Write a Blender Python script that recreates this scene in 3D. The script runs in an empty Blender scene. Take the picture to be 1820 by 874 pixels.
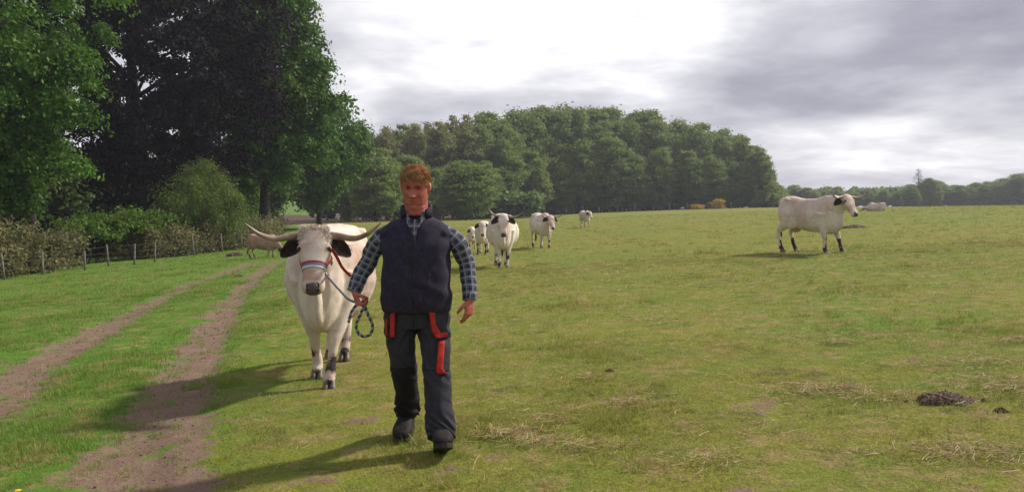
import bpy, bmesh, math, random
import numpy as np
from mathutils import Vector, Matrix, Euler, noise as mnoise
from mathutils.bvhtree import BVHTree
R = math.radians
random.seed(7)
rng = np.random.default_rng(7)
S = bpy.context.scene
COL = S.collection
# ------------------------------------------------------------------ camera
F_PX, CX, CY, HZ = 1514.0, 910.0, 437.0, 372.0
EYE = 1.53
PITCH = math.atan((CY - HZ) / F_PX)
cd = bpy.data.cameras.new('camera'); cam = bpy.data.objects.new('camera', cd); COL.objects.link(cam)
cd.sensor_width = 36.0; cd.lens = 36.0 * F_PX / 1820.0
cd.clip_start = 0.05; cd.clip_end = 6000
cam.location = (0, 0, EYE); cam.rotation_euler = (R(90) - PITCH, 0, 0)
S.camera = cam
# ------------------------------------------------------------------ light
SUN_EL, SUN_AZ = R(40), math.atan2(1.15, 0.60)      # towards the sun: (sin az, cos az)
sd = bpy.data.lights.new('sun', 'SUN'); sd.energy = 4.9; sd.angle = R(4.0); sd.color = (1.0, 0.93, 0.82)
sun = bpy.data.objects.new('sun', sd); COL.objects.link(sun)
SDIR = Vector((math.sin(SUN_AZ) * math.cos(SUN_EL), math.cos(SUN_AZ) * math.cos(SUN_EL), math.sin(SUN_EL)))
sun.rotation_euler = (-SDIR).to_track_quat('-Z', 'Y').to_euler()
S.view_settings.view_transform = 'Standard'; S.view_settings.look = 'None'
S.view_settings.gamma = 1.0; S.view_settings.exposure = 0.08; S.view_settings.use_curve_mapping = False

class NT:
    """small node helper"""
    def __init__(s, tree): s.t = tree
    def n(s, typ, ins=None, **kw):
        nd = s.t.nodes.new(typ)
        for k, v in kw.items(): setattr(nd, k, v)
        for k, v in (ins or {}).items():
            sock = nd.inputs[k]
            if isinstance(v, bpy.types.NodeSocket): s.t.links.new(v, sock)
            else:
                if hasattr(sock.default_value, '__len__') and not hasattr(v, '__len__'): v = [v] * len(sock.default_value)
                if hasattr(v, '__len__') and len(sock.default_value) == 4 and len(v) == 3: v = (*v, 1)
                sock.default_value = v
        return nd
    def m(s, op, a, b=0.0, c=None, clamp=False):
        ins = {0: a, 1: b}
        if c is not None: ins[2] = c
        return s.n('ShaderNodeMath', ins, operation=op, use_clamp=clamp).outputs[0]
    def vm(s, op, a, b=None, scale=None):
        ins = {0: a}
        if b is not None: ins[1] = b
        nd = s.n('ShaderNodeVectorMath', ins, operation=op)
        if scale is not None:
            if isinstance(scale, bpy.types.NodeSocket): s.t.links.new(scale, nd.inputs['Scale'])
            else: nd.inputs['Scale'].default_value = scale
        return nd.outputs['Value'] if op in ('DOT_PRODUCT', 'LENGTH', 'DISTANCE') else nd.outputs[0]
    def noise(s, vec, scale, detail=4, rough=0.55, dist=0.0, out='Fac'):
        return s.n('ShaderNodeTexNoise', {'Vector': vec, 'Scale': scale, 'Detail': detail, 'Roughness': rough, 'Distortion': dist}).outputs[out]
    def mix(s, f, a, b, blend='MIX'):
        nd = s.n('ShaderNodeMix', data_type='RGBA', blend_type=blend)
        for i, v in ((0, f), (6, a), (7, b)):
            if isinstance(v, bpy.types.NodeSocket): s.t.links.new(v, nd.inputs[i])
            else: nd.inputs[i].default_value = v if i == 0 else (*v, 1)
        return nd.outputs[2]
    def smooth(s, v, lo, hi, a=0.0, b=1.0):
        return s.n('ShaderNodeMapRange', {'Value': v, 'From Min': lo, 'From Max': hi, 'To Min': a, 'To Max': b}, interpolation_type='SMOOTHSTEP').outputs[0]
    def attr(s, name, out='Fac'): return s.n('ShaderNodeAttribute', attribute_name=name).outputs[out]
    def link(s, a, b): s.t.links.new(a, b)

# ------------------------------------------------------------------ sky
w = bpy.data.worlds.new('World'); S.world = w; w.use_nodes = True
t = NT(w.node_tree); w.node_tree.nodes.clear()
sky = t.n('ShaderNodeTexSky', sky_type='NISHITA', sun_disc=False, sun_elevation=SUN_EL, sun_rotation=SUN_AZ)
d = t.n('ShaderNodeTexCoord').outputs['Generated']
sep = t.n('ShaderNodeSeparateXYZ', {0: d}); dz = t.m('MAXIMUM', sep.outputs[2], 0.0)
den = t.m('ADD', dz, 0.17)
px = t.m('DIVIDE', sep.outputs[0], den); py = t.m('DIVIDE', sep.outputs[1], den)
P = t.n('ShaderNodeCombineXYZ', {0: px, 1: py, 2: 0.37}).outputs[0]
n1 = t.noise(P, 0.80, 8, 0.50, 0.1); n2 = t.noise(P, 2.7, 7, 0.55, 0.15)
v = t.m('ADD', t.m('MULTIPLY', n1, 0.72), t.m('SUBTRACT', t.m('MULTIPLY', n2, 0.36), .072))
def blob(pxl, pyl, amp, width, wy=None):      # thinner or thicker cloud round a direction of the sky
    dr = Vector(((pxl - CX) / F_PX, 1.0, (HZ - pyl) / F_PX)).normalized()
    q = t.vm('SUBTRACT', d, tuple(dr)); q = t.vm('MULTIPLY', q, (1, 1, width / (wy or width)))
    L = t.vm('LENGTH', q)
    return t.smooth(L, 0.0, width, amp, 0.0)
for b in [(1170, -10, .22, .36, .17), (1010, 60, .06, .25, .12), (900, -30, .10, .35, .2), (760, 150, .07, .30, .10), (1350, 250, .06, .35, .05), (1640, 60, -.11, .26, .14), (600, 215, .10, .09, .05), (980, 160, -.05, .2, .05),
          (700, 110, .05, .22, .1), (850, 60, .05, .3, .15), (1500, 140, -.04, .3, .05), (1700, 290, .05, .3, .02), (640, 40, .05, .30, .14), (1450, 232, .07, .22, .018)]:
    v = t.m('ADD', v, blob(*b))
ramp = t.n('ShaderNodeValToRGB', {0: v}); cr = ramp.color_ramp
cr.elements[0].position = .30; cr.elements[0].color = (.30, .29, .36, 1)
cr.elements[1].position = .70; cr.elements[1].color = (1.25, 1.24, 1.26, 1)
for p_, c_ in ((.40, (.40, .39, .46)), (.47, (.54, .53, .595)), (.54, (.68, .67, .725)), (.62, (.92, .91, .95))):
    e = cr.elements.new(p_); e.color = (*c_, 1)
bg1 = t.n('ShaderNodeBackground', {0: sky.outputs[0], 1: 0.09}); bg2 = t.n('ShaderNodeBackground', {0: ramp.outputs[0], 1: 1.0})
mx = t.n('ShaderNodeMixShader', {0: 0.93, 1: bg1.outputs[0], 2: bg2.outputs[0]})
t.link(mx.outputs[0], t.n('ShaderNodeOutputWorld').inputs[0])

# ------------------------------------------------------------------ terrain
def sstep(x, a, b):
    u = np.clip((np.asarray(x, float) - a) / (b - a), 0, 1); return u * u * (3 - 2 * u)
def gz(x, y):
    x = np.asarray(x, float); y = np.asarray(y, float)
    r = 2.1 * np.tanh(np.maximum(x, 0) / 36.8)
    l = 3.0 * np.tanh(np.minimum(x, 0) / 50) * (1 - .8 * sstep(y, 50, 112))
    hill = 9 * sstep(y, 165, 330) * sstep(-x, 25, 60)
    bump = .018 * np.sin(x * .9 + 1.3 * np.sin(y * .31)) * np.cos(y * .7 + .5 * np.sin(x * .43)) + .05 * np.sin(x * .13 + 1) * np.sin(y * .09)
    return r + l + hill + bump * sstep(np.hypot(x, y), 1, 8)
def ray(px_, py_):
    dx, dy = (px_ - CX) / F_PX, (py_ - CY) / F_PX
    c, s_ = math.cos(PITCH), math.sin(PITCH)
    v = np.array([dx, c - dy * s_, -s_ - dy * c]); return v / v[1]
def at(px_, py_):
    v = ray(px_, py_); lo = 1.0
    for y in np.geomspace(1.5, 600, 1200):
        if EYE + v[2] * y < gz(v[0] * y, y): break
        lo = y
    return (v[0] * y, y, float(gz(v[0] * y, y)))
def onray(px_, y):                 # ground point under a picture column at a distance
    x = (px_ - CX) / F_PX * y; return (x, y, float(gz(x, y)))

# ------------------------------------------------------------------ mesh helpers
def new_obj(name, me, parent=None, mat=None):
    o = bpy.data.objects.new(name, me); COL.objects.link(o)
    if parent is not None: o.parent = parent
    if mat is not None:
        me.materials.clear()
        for m_ in (mat if isinstance(mat, (list, tuple)) else [mat]): me.materials.append(m_)
    return o
def tag(o, label=None, cat=None, group=None, kind=None):
    for k, v_ in (('label', label), ('category', cat), ('group', group), ('kind', kind)):
        if v_: o[k] = v_
    return o
def empty(name, loc=(0, 0, 0), rz=0.0):
    o = bpy.data.objects.new(name, None); COL.objects.link(o); o.location = loc; o.rotation_euler = (0, 0, rz); o.empty_display_size = .2
    return o
def copy_tree(o, parent=None):
    c = o.copy(); COL.objects.link(c); c.parent = parent
    for ch in [k for k in bpy.data.objects if k.parent == o]: copy_tree(ch, c)
    return c
def np_mesh(name, V, Q, smooth=False, attrs=None, uv=None):
    """V (n,3), Q (m,k) constant face size"""
    V = np.ascontiguousarray(V, dtype=np.float32); Q = np.ascontiguousarray(Q, dtype=np.int32)
    me = bpy.data.meshes.new(name); m_, k = Q.shape
    me.vertices.add(len(V)); me.vertices.foreach_set('co', V.ravel())
    me.loops.add(m_ * k); me.loops.foreach_set('vertex_index', Q.ravel())
    me.polygons.add(m_); me.polygons.foreach_set('loop_start', np.arange(0, m_ * k, k, dtype=np.int32))
    me.update(calc_edges=True)
    if smooth: me.polygons.foreach_set('use_smooth', np.ones(m_, bool))
    for nm, (dom, arr) in (attrs or {}).items():
        a = me.attributes.new(nm, 'FLOAT', dom); a.data.foreach_set('value', np.ascontiguousarray(arr, dtype=np.float32))
    if uv is not None:
        u = me.uv_layers.new(name='UVMap'); u.data.foreach_set('uv', np.ascontiguousarray(uv[Q.ravel()], dtype=np.float32).ravel())
    return me
class MB:
    def __init__(s): s.v = []; s.f = []; s.uv = []
    def add(s, vs, fs, uvs=None):
        b = len(s.v); s.v += [tuple(map(float, q)) for q in vs]; s.f += [tuple(b + i for i in f) for f in fs]
        s.uv += list(uvs) if uvs is not None else [(0, 0)] * len(vs); return s
    def rings(s, rings, cap=True, uvs=None):
        n = len(rings[0]); vs = [p for r in rings for p in r]
        fs = [(i * n + j, i * n + (j + 1) % n, (i + 1) * n + (j + 1) % n, (i + 1) * n + j) for i in range(len(rings) - 1) for j in range(n)]
        if cap:
            c0, c1 = np.mean(rings[0], axis=0), np.mean(rings[-1], axis=0); k = len(vs); vs = vs + [c0, c1]
            fs += [(k, (j + 1) % n, j) for j in range(n)]; o = (len(rings) - 1) * n
            fs += [(k + 1, o + j, o + (j + 1) % n) for j in range(n)]
            if uvs is not None: uvs = list(uvs) + [uvs[0], uvs[-1]]
        return s.add(vs, fs, uvs)
    def tube(s, pts, rad, n=12, sub=4, ref=(0, 0, 1), flat=1.0, expo=1.0, cap=True, fn=None, uvs=False):
        """smooth tapering tube; rad: r or (ra, rb) per point. ra along 'side', rb along 'up' of the frame"""
        pts = np.array(pts, float); rad = np.array([(r, r) if np.isscalar(r) else r for r in rad], float)
        P_, R_ = catmull(pts, sub), catmull(rad, sub)
        T = np.gradient(P_, axis=0); T /= np.linalg.norm(T, axis=1)[:, None] + 1e-9
        rings = []; uv = []; L = 0; ref = np.array(ref, float); up = ref - T[0] * ref.dot(T[0]); up /= np.linalg.norm(up) + 1e-9
        for i in range(len(P_)):
            up = up - T[i] * up.dot(T[i]); up /= np.linalg.norm(up) + 1e-9; sd_ = np.cross(T[i], up)
            if i: L += np.linalg.norm(P_[i] - P_[i - 1])
            rr = []
            for j in range(n):
                a = 2 * math.pi * j / n; ca, sa = math.cos(a), math.sin(a)
                ca, sa = math.copysign(abs(ca) ** expo, ca), math.copysign(abs(sa) ** expo, sa)
                k = fn(L, a) if fn else 1.0
                rr.append(P_[i] + sd_ * ca * R_[i][0] * k + up * sa * R_[i][1] * flat * k)
                uv.append((a / (2 * math.pi) * 2 * math.pi * (R_[0][0]), L))
            rings.append(rr)
        return s.rings(rings, cap, uv if uvs else None)
    def ball(s, c, r, n=16, m_=10, rot=None):
        c = np.array(c, float); r = np.array((r, r, r) if np.isscalar(r) else r, float); rings = []
        for i in range(1, m_):
            ph = math.pi * i / m_; rr = []
            for j in range(n):
                a = 2 * math.pi * j / n
                q = np.array((math.sin(ph) * math.cos(a), math.sin(ph) * math.sin(a), math.cos(ph))) * r
                if rot is not None: q = np.array(rot @ Vector(q))
                rr.append(c + q)
            rings.append(rr[::-1])
        return s.rings(rings)
    def box(s, c, h, rot=None):
        c = np.array(c, float); vs = []
        for sx in (-1, 1):
            for sy in (-1, 1):
                for sz in (-1, 1):
                    q = np.array((sx * h[0], sy * h[1], sz * h[2]))
                    if rot is not None: q = np.array(rot @ Vector(q))
                    vs.append(c + q)
        return s.add(vs, [(0, 1, 3, 2), (4, 6, 7, 5), (0, 4, 5, 1), (2, 3, 7, 6), (0, 2, 6, 4), (1, 5, 7, 3)])
    def mesh(s, name, smooth=True, uv=False):
        me = bpy.data.meshes.new(name); me.from_pydata(s.v, [], s.f); me.update()
        if uv:
            u = me.uv_layers.new(name='UVMap'); li = np.empty(len(me.loops), np.int32); me.loops.foreach_get('vertex_index', li)
            u.data.foreach_set('uv', np.array(s.uv, np.float32)[li].ravel())
        if smooth: me.polygons.foreach_set('use_smooth', np.ones(len(me.polygons), bool))
        return me
    def build(s, name, mat, parent=None, smooth=True, uv=False): return new_obj(name, s.mesh(name, smooth, uv), parent, mat)
def catmull(P_, sub):
    P_ = np.array(P_, float)
    if sub <= 1 or len(P_) < 3: return P_
    Q = np.vstack([2 * P_[0] - P_[1], P_, 2 * P_[-1] - P_[-2]]); out = []
    for i in range(1, len(Q) - 2):
        p0, p1, p2, p3 = Q[i - 1], Q[i], Q[i + 1], Q[i + 2]
        for k in range(sub):
            u = k / sub
            out.append(.5 * ((2 * p1) + (-p0 + p2) * u + (2 * p0 - 5 * p1 + 4 * p2 - p3) * u * u + (-p0 + 3 * p1 - 3 * p2 + p3) * u ** 3))
    out.append(P_[-1]); return np.array(out)
def remesh(mb, voxel, smooth_it=3, smooth_f=.5, dec=None):
    """union of overlapping closed shapes into one continuous skin"""
    me = mb.mesh('tmp'); o = bpy.data.objects.new('tmp', me); COL.objects.link(o)
    m_ = o.modifiers.new('r', 'REMESH'); m_.mode = 'VOXEL'; m_.voxel_size = voxel; m_.adaptivity = 0
    if smooth_it:
        q = o.modifiers.new('s', 'SMOOTH'); q.factor = smooth_f; q.iterations = smooth_it
    if dec:
        q = o.modifiers.new('d', 'DECIMATE'); q.ratio = dec
    dg = bpy.context.evaluated_depsgraph_get(); out = bpy.data.meshes.new_from_object(o.evaluated_get(dg))
    bpy.data.objects.remove(o); bpy.data.meshes.remove(me)
    out.polygons.foreach_set('use_smooth', np.ones(len(out.polygons), bool)); return out
def co(me):
    a = np.empty(len(me.vertices) * 3, np.float32); me.vertices.foreach_get('co', a); return a.reshape(-1, 3).astype(float)
def normals(me):
    a = np.empty(len(me.vertices) * 3, np.float32); me.vertices.foreach_get('normal', a); return a.reshape(-1, 3).astype(float)
def set_co(me, V): me.vertices.foreach_set('co', np.ascontiguousarray(V, np.float32).ravel()); me.update()
def fattr(me, nm, arr):
    a = me.attributes.new(nm, 'FLOAT', 'POINT'); a.data.foreach_set('value', np.ascontiguousarray(arr, np.float32))
def nz(V, f, seed=0.0):              # cheap smooth pseudo noise -1..1
    x, y, z = (V * f).T; s_ = seed
    return (np.sin(x * 1.7 + s_ + 1.1 * np.sin(y * 1.3 + s_ * 2)) + np.sin(y * 2.1 + s_ * 3 + 1.3 * np.sin(z * 1.1)) + np.sin(z * 1.9 + s_ * 5 + 1.2 * np.sin(x * 1.5 + s_))) / 3

# ------------------------------------------------------------------ materials
def mat(name, color, rough=.7, spec=.3, var=None, nscale=20, bump=0.0, bscale=60, sss=0.0):
    m_ = bpy.data.materials.new(name); m_.use_nodes = True; t = NT(m_.node_tree); b = m_.node_tree.nodes['Principled BSDF']
    P = t.n('ShaderNodeTexCoord').outputs['Object']
    b.inputs['Roughness'].default_value = rough; b.inputs['Specular IOR Level'].default_value = spec
    if var is not None: t.link(t.mix(t.smooth(t.noise(P, nscale, 5, .6), .35, .65), color, var), b.inputs['Base Color'])
    else: b.inputs['Base Color'].default_value = (*color, 1)
    if bump: t.link(t.n('ShaderNodeBump', {'Strength': bump, 'Distance': .01, 'Height': t.noise(P, bscale, 5, .6)}).outputs[0], b.inputs['Normal'])
    return m_
def leaf_mat(name, dark, light, trans=.35, hue=None, spec=.25, rough=.62):
    """leaf colour itself varies leaf by leaf (attribute tint)"""
    m_ = bpy.data.materials.new(name); m_.use_nodes = True; t = NT(m_.node_tree); m_.node_tree.nodes.clear()
    a = t.attr('tint'); c = t.mix(a, dark, light)
    if hue is not None: c = t.mix(t.smooth(t.attr('tint2'), .72, .95), c, hue)
    ri = t.n('ShaderNodeObjectInfo').outputs['Random']
    c = t.mix(t.m('MULTIPLY', ri, .35), c, tuple(q * f for q, f in zip(light, (.85, .75, .65))))
    b = t.n('ShaderNodeBsdfPrincipled', {'Base Color': c, 'Roughness': rough, 'Specular IOR Level': spec})
    tr = t.n('ShaderNodeBsdfTranslucent', {'Color': t.mix(.5, c, light)})
    mx_ = t.n('ShaderNodeMixShader', {0: trans, 1: b.outputs[0], 2: tr.outputs[0]})
    t.link(mx_.outputs[0], t.n('ShaderNodeOutputMaterial').inputs[0]); return m_
# ------------------------------------------------------------------ ground
def poly(pts): return np.array([at(*p)[:2] for p in pts])
rutR = np.vstack([[(-1.55, 1.2), (-1.9, 3.2)], poly([(250, 862), (285, 790), (300, 730), (335, 660), (360, 610), (395, 560), (425, 520), (452, 490), (480, 472), (500, 462)])])
rutL = np.vstack([[(-3.3, 1.0), (-4.0, 4.0)], poly([(10, 700), (60, 650), (130, 612), (200, 575), (250, 548), (300, 522), (350, 500), (400, 484), (450, 466)])])
wR = np.interp(np.arange(len(rutR)), [0, 1, 4, 8, len(rutR) - 1], [.60, .56, .42, .28, .38]); wL = np.interp(np.arange(len(rutL)), [0, 3, 6, len(rutL) - 1], [.44, .37, .31, .40])
def dist_poly(X, Y, P_, W):
    best = np.full(X.shape, 1e9)
    for i in range(len(P_) - 1):
        a, b = P_[i], P_[i + 1]; ab = b - a; L2 = ab.dot(ab)
        u = np.clip(((X - a[0]) * ab[0] + (Y - a[1]) * ab[1]) / L2, 0, 1)
        w_ = W[i] + (W[i + 1] - W[i]) * u
        best = np.minimum(best, np.hypot(X - a[0] - u * ab[0], Y - a[1] - u * ab[1]) / w_)
    return best
edge_pts = poly([(470, 410), (530, 398), (640, 393), (760, 387), (850, 384), (940, 381)])
def dirt_at(X, Y):                 # 1 in the wheel ruts, 0 on turf
    d_ = np.minimum(dist_poly(X, Y, rutR, wR), dist_poly(X, Y, rutL, wL))
    return np.clip(1.35 - d_ * .75, 0, 1)
def field_edge(X):                 # distance of the field's far edge at a given x / y ratio
    return np.interp(X, [-.6, -.45, -.29, -.25, -.18, -.10, -.04, .02, .10, .26, .45, .7], [44, 56, 82, 108, 116, 122, 135, 144, 160, 164, 225, 240])
def earth_at(X, Y):                # leaf litter and bare earth under the woods
    r_ = X / np.maximum(Y, 1)
    return sstep(Y - field_edge(r_), -3, 3) * (1 - sstep(Y, 185, 210) * (r_ < -.2))
bare = [(*at(px_, py_)[:2], a, b) for px_, py_, a, b in [(500, 855, .38, .16), (330, 700, .5, .35), (1350, 728, .28, .16), (660, 745, .3, .18), (820, 833, .3, .1), (420, 690, .45, .3), (1150, 622, .2, .12),
        (1155, 572, .25, .2), (1310, 875, .2, .1), (1430, 455, 1.2, .4), (560, 860, .5, .15), (300, 830, .4, .3), (1090, 705, .3, .12), (60, 745, .5, .12), (1640, 640, .3, .15)]]
def bare_at(X, Y):
    m_ = np.zeros(X.shape)
    for bx, by, a, b in bare: m_ = np.maximum(m_, .60 * np.exp(-(((X - bx) / a) ** 2 + ((Y - by) / b / 2) ** 2)))
    return m_
def axis(segs):
    out = []
    for a, b, st in segs: out += list(np.arange(a, b, st))
    return np.array(out + [segs[-1][1]])
gx = np.concatenate([-np.geomspace(3000, 60, 26), axis([(-58, -20, 1.6), (-20, -8, .5), (-8, 6, .085), (6, 14, .4), (14, 60, 1.6)]), np.geomspace(62, 3000, 26)])
gy = np.concatenate([-np.geomspace(3000, 8, 22), axis([(-6, 3, .5), (3, 14, .085), (14, 30, .3), (30, 70, .9), (70, 250, 3.0)]), np.geomspace(260, 4000, 24)])
GX, GY = np.meshgrid(gx, gy)
D = dirt_at(GX, GY); near = (np.hypot(GX, GY) < 40)
rgh = np.random.default_rng(3).normal(0, 1, GX.shape)
GZ = gz(GX, GY) - .035 * sstep(D, .3, 1.0) * near + rgh * .004 * near * (D > .5)
Vg = np.stack([GX, GY, GZ], -1).reshape(-1, 3); nx_, ny_ = len(gx), len(gy)
ii = (np.arange(ny_ - 1)[:, None] * nx_ + np.arange(nx_ - 1)[None]).ravel()
Qg = np.stack([ii, ii + 1, ii + nx_ + 1, ii + nx_], 1)
gme = np_mesh('ground', Vg, Qg, True, {'dirt': ('POINT', np.maximum(D, bare_at(GX, GY)).ravel()), 'earth': ('POINT', earth_at(GX, GY).ravel())})

def grass_colour(t, P):
    """turf colour from world position, shared by the sheet and the blades"""
    sp = t.n('ShaderNodeSeparateXYZ', {0: P}); x, y = sp.outputs[0], sp.outputs[1]
    n1 = t.noise(P, .35, 4, .6); n2 = t.noise(P, 1.7, 5, .65); n3 = t.noise(P, .06, 3, .5)
    lush = t.m('ADD', t.m('MULTIPLY', n2, .45), t.m('MULTIPLY', n1, .35)); lush = t.m('ADD', lush, t.m('MULTIPLY', n3, .35))
    left = t.smooth(t.m('ADD', x, t.m('MULTIPLY', y, .20)), -2.2, .4, .23, 0.0)          # lusher verge along the track
    lush = t.m('ADD', lush, left)
    f = t.smooth(lush, .45, .82)
    c = t.mix(f, (.262, .256, .042), (.100, .238, .022))
    c = t.mix(t.smooth(t.noise(P, 3.0, 6, .75), .48, .66), c, (.36, .275, .115)); c = t.mix(t.m('MULTIPLY', t.smooth(t.noise(P, 2.2, 6, .7, .5), .54, .70), .6), c, (.060, .065, .020))
    return c
m_ground = bpy.data.materials.new('pasture_ground'); m_ground.use_nodes = True
t = NT(m_ground.node_tree); b = m_ground.node_tree.nodes['Principled BSDF']; b.inputs['Roughness'].default_value = .95; b.inputs['Specular IOR Level'].default_value = .1
Pp = t.n('ShaderNodeNewGeometry').outputs['Position']
turf = grass_colour(t, Pp)
turf = t.mix(t.smooth(t.noise(Pp, 38, 4, .7), .35, .7), t.mix(.45, turf, (.03, .04, .012)), turf)
soil = t.mix(t.noise(Pp, 3.2, 5, .65), (.135, .085, .062), (.285, .200, .145))
soil = t.mix(t.smooth(t.noise(Pp, 30, 5, .75), .55, .7), soil, (.06, .035, .028))
soil = t.mix(t.smooth(t.noise(t.vm('MULTIPLY', Pp, (1, 2.2, 1)), 55, 3, .7), .62, .72), soil, (.42, .33, .22))
ed = t.m('ADD', t.m('ADD', t.attr('dirt'), t.m('MULTIPLY', t.m('SUBTRACT', t.noise(Pp, 3.0, 9, .8), .5), 3.2)), t.m('MULTIPLY', t.m('SUBTRACT', t.noise(Pp, .9, 3, .6), .5), 1.6))
c = t.mix(t.smooth(ed, .55, .80), turf, soil)
lit = t.mix(t.noise(Pp, .5, 5, .6), (.060, .038, .030), (.125, .080, .055))
ee = t.m('ADD', t.attr('earth'), t.m('MULTIPLY', t.m('SUBTRACT', t.noise(Pp, .4, 5, .6), .5), .7))
c = t.mix(t.smooth(ee, .4, .6), c, lit)
t.link(c, b.inputs['Base Color'])
hgt = t.m('ADD', t.noise(Pp, 45, 6, .7), t.m('MULTIPLY', t.noise(Pp, 6, 4, .6), 2.5))
t.link(t.n('ShaderNodeBump', {'Strength': .8, 'Distance': .02, 'Height': hgt}).outputs[0], b.inputs['Normal'])
ground = tag(new_obj('ground', gme, None, m_ground), kind='structure')

# grass blades: a few small tufts set out by geometry nodes
m_blade = bpy.data.materials.new('grass_blade'); m_blade.use_nodes = True; t = NT(m_blade.node_tree); m_blade.node_tree.nodes.clear()
Pp = t.n('ShaderNodeNewGeometry').outputs['Position']; gc = grass_colour(t, Pp)
ad = t.attr('dry'); tp = t.attr('tip')
gc = t.mix(t.m('MULTIPLY', tp, .45), gc, (.36, .40, .09)); gc = t.mix(ad, gc, (.46, .37, .19))
pb = t.n('ShaderNodeBsdfPrincipled', {'Base Color': gc, 'Roughness': .6, 'Specular IOR Level': .2}); tr = t.n('ShaderNodeBsdfTranslucent', {'Color': gc})
t.link(t.n('ShaderNodeMixShader', {0: .35, 1: pb.outputs[0], 2: tr.outputs[0]}).outputs[0], t.n('ShaderNodeOutputMaterial').inputs[0])
def tuft(seed, nb, rad, h, wd, dry, flat):
    r_ = np.random.default_rng(seed); V = []; Q = []; tips = []; dr = []
    for k in range(nb):
        a = r_.uniform(0, 6.28); rr = rad * math.sqrt(r_.random()); bx, by = rr * math.cos(a), rr * math.sin(a)
        L = h * r_.uniform(.5, 1.2); az = r_.uniform(0, 6.28); lean = r_.uniform(.15, 1.0) * flat; w_ = wd * r_.uniform(.6, 1.2)
        sx, sy = -math.sin(az) * w_, math.cos(az) * w_; dx, dy = math.cos(az), math.sin(az); b = len(V)
        isd = float(r_.random() < dry)
        for q, (u, ww) in enumerate(((0, 1), (.5, .8), (1, .12))):
            ox = L * u * math.sin(lean * (.5 + .7 * u)); oz = L * u * math.cos(lean * (.5 + .7 * u)) - .004
            V += [(bx + dx * ox + sx * ww, by + dy * ox + sy * ww, oz), (bx + dx * ox - sx * ww, by + dy * ox - sy * ww, oz)]
            tips += [u, u]; dr += [isd] * 2
        Q += [(b, b + 1, b + 3, b + 2), (b + 2, b + 3, b + 5, b + 4)]
    return np_mesh('tuft', V, Q, False, {'tip': ('POINT', tips), 'dry': ('POINT', dr)})
tcol = bpy.data.collections.new('grass_tufts')
specs = [(1, 16, .05, .032, .0016, .10, 1.3), (2, 18, .06, .038, .0018, .07, 1.25), (3, 14, .05, .026, .0017, .24, 1.4), (4, 20, .06, .060, .0019, .02, .9), (5, 9, .09, .10, .0013, .95, 1.7)]
for i, s_ in enumerate(specs):
    me = tuft(*s_); me.materials.append(m_blade); o = bpy.data.objects.new('grass_tuft_%d' % i, me); tcol.objects.link(o)
def scatter_area(n, y0, y1, sc, rs):
    y = np.sqrt(rs.uniform(y0 * y0, y1 * y1, n)); x = rs.uniform(-.66, .66, n) * y; x += rs.uniform(-.6, .6, n)
    return x, y, np.full(n, sc)
rs = np.random.default_rng(11)
yy_ = 20 + 80 * rs.random(52000) ** 1.7; A = [scatter_area(38000, 3.4, 9, .92, rs), scatter_area(46000, 9, 22, 1.2, rs), (rs.uniform(-.66, .66, 52000) * yy_, yy_, 1.2 + yy_ * .022)]
X = np.concatenate([a[0] for a in A]); Y = np.concatenate([a[1] for a in A]); SC = np.concatenate([a[2] for a in A])
dd = np.maximum(dirt_at(X, Y), bare_at(X, Y)) + .36 * nz(np.stack([X, Y, X * 0], 1), 3.1) + .30 * nz(np.stack([X, Y, X * 0], 1), 8.0, 2) + rs.normal(0, .16, len(X))
keep = (dd < .60) | (rs.random(len(X)) < .05)
keep &= earth_at(X, Y) < .5
keep &= ~((X < -15) & (Y > 28) & (X < -19.2 + (Y - 38) * .16))
X, Y, SC = X[keep], Y[keep], SC[keep]
lushn = nz(np.stack([X, Y, X * 0], 1), .9, 1.0) + nz(np.stack([X, Y, X * 0], 1), 2.7, 4.0) * .7 + .9 * (X + .2 * Y < -1.0)
u = rs.random(len(X)); idx = np.where(u < .085, 4, np.where(lushn + rs.normal(0, .5, len(X)) > 1.1, 3, np.where(u < .35, 0, np.where(u < .68, 1, 2))))
SC = SC * rs.uniform(.55, 1.10, len(X)) * (1 + .22 * np.clip(lushn, -1, 1.5)) * (1 + .9 * (rs.random(len(X)) < .012)) * np.where(X + .2 * Y < -.8, .85, 1)
pm = bpy.data.meshes.new('grass'); pm.vertices.add(len(X)); pm.vertices.foreach_set('co', np.stack([X, Y, gz(X, Y) - .004 - .03 * sstep(dirt_at(X, Y), .3, 1)], 1).astype(np.float32).ravel())
a = pm.attributes.new('spin', 'FLOAT', 'POINT'); a.data.foreach_set('value', rs.uniform(0, 6.28, len(X)).astype(np.float32))
a = pm.attributes.new('size', 'FLOAT', 'POINT'); a.data.foreach_set('value', SC.astype(np.float32))
a = pm.attributes.new('which', 'INT', 'POINT'); a.data.foreach_set('value', idx.astype(np.int32))
grass = tag(new_obj('grass', pm, None, m_blade), 'short grazed green and dry grass blades covering the pasture', 'grass', kind='stuff')
ng = bpy.data.node_groups.new('set_out_grass', 'GeometryNodeTree'); ng.interface.new_socket('Geometry', in_out='INPUT', socket_type='NodeSocketGeometry'); ng.interface.new_socket('Geometry', in_out='OUTPUT', socket_type='NodeSocketGeometry')
g = NT(ng); gi = g.n('NodeGroupInput'); go = g.n('NodeGroupOutput')
ci = g.n('GeometryNodeCollectionInfo'); ci.inputs['Collection'].default_value = tcol; ci.inputs['Separate Children'].default_value = True; ci.inputs['Reset Children'].default_value = True
def na(nm, ty):
    q = g.n('GeometryNodeInputNamedAttribute', data_type=ty); q.inputs['Name'].default_value = nm; return q.outputs['Attribute']
rot = g.n('ShaderNodeCombineXYZ', {2: na('spin', 'FLOAT')}).outputs[0]
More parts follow.
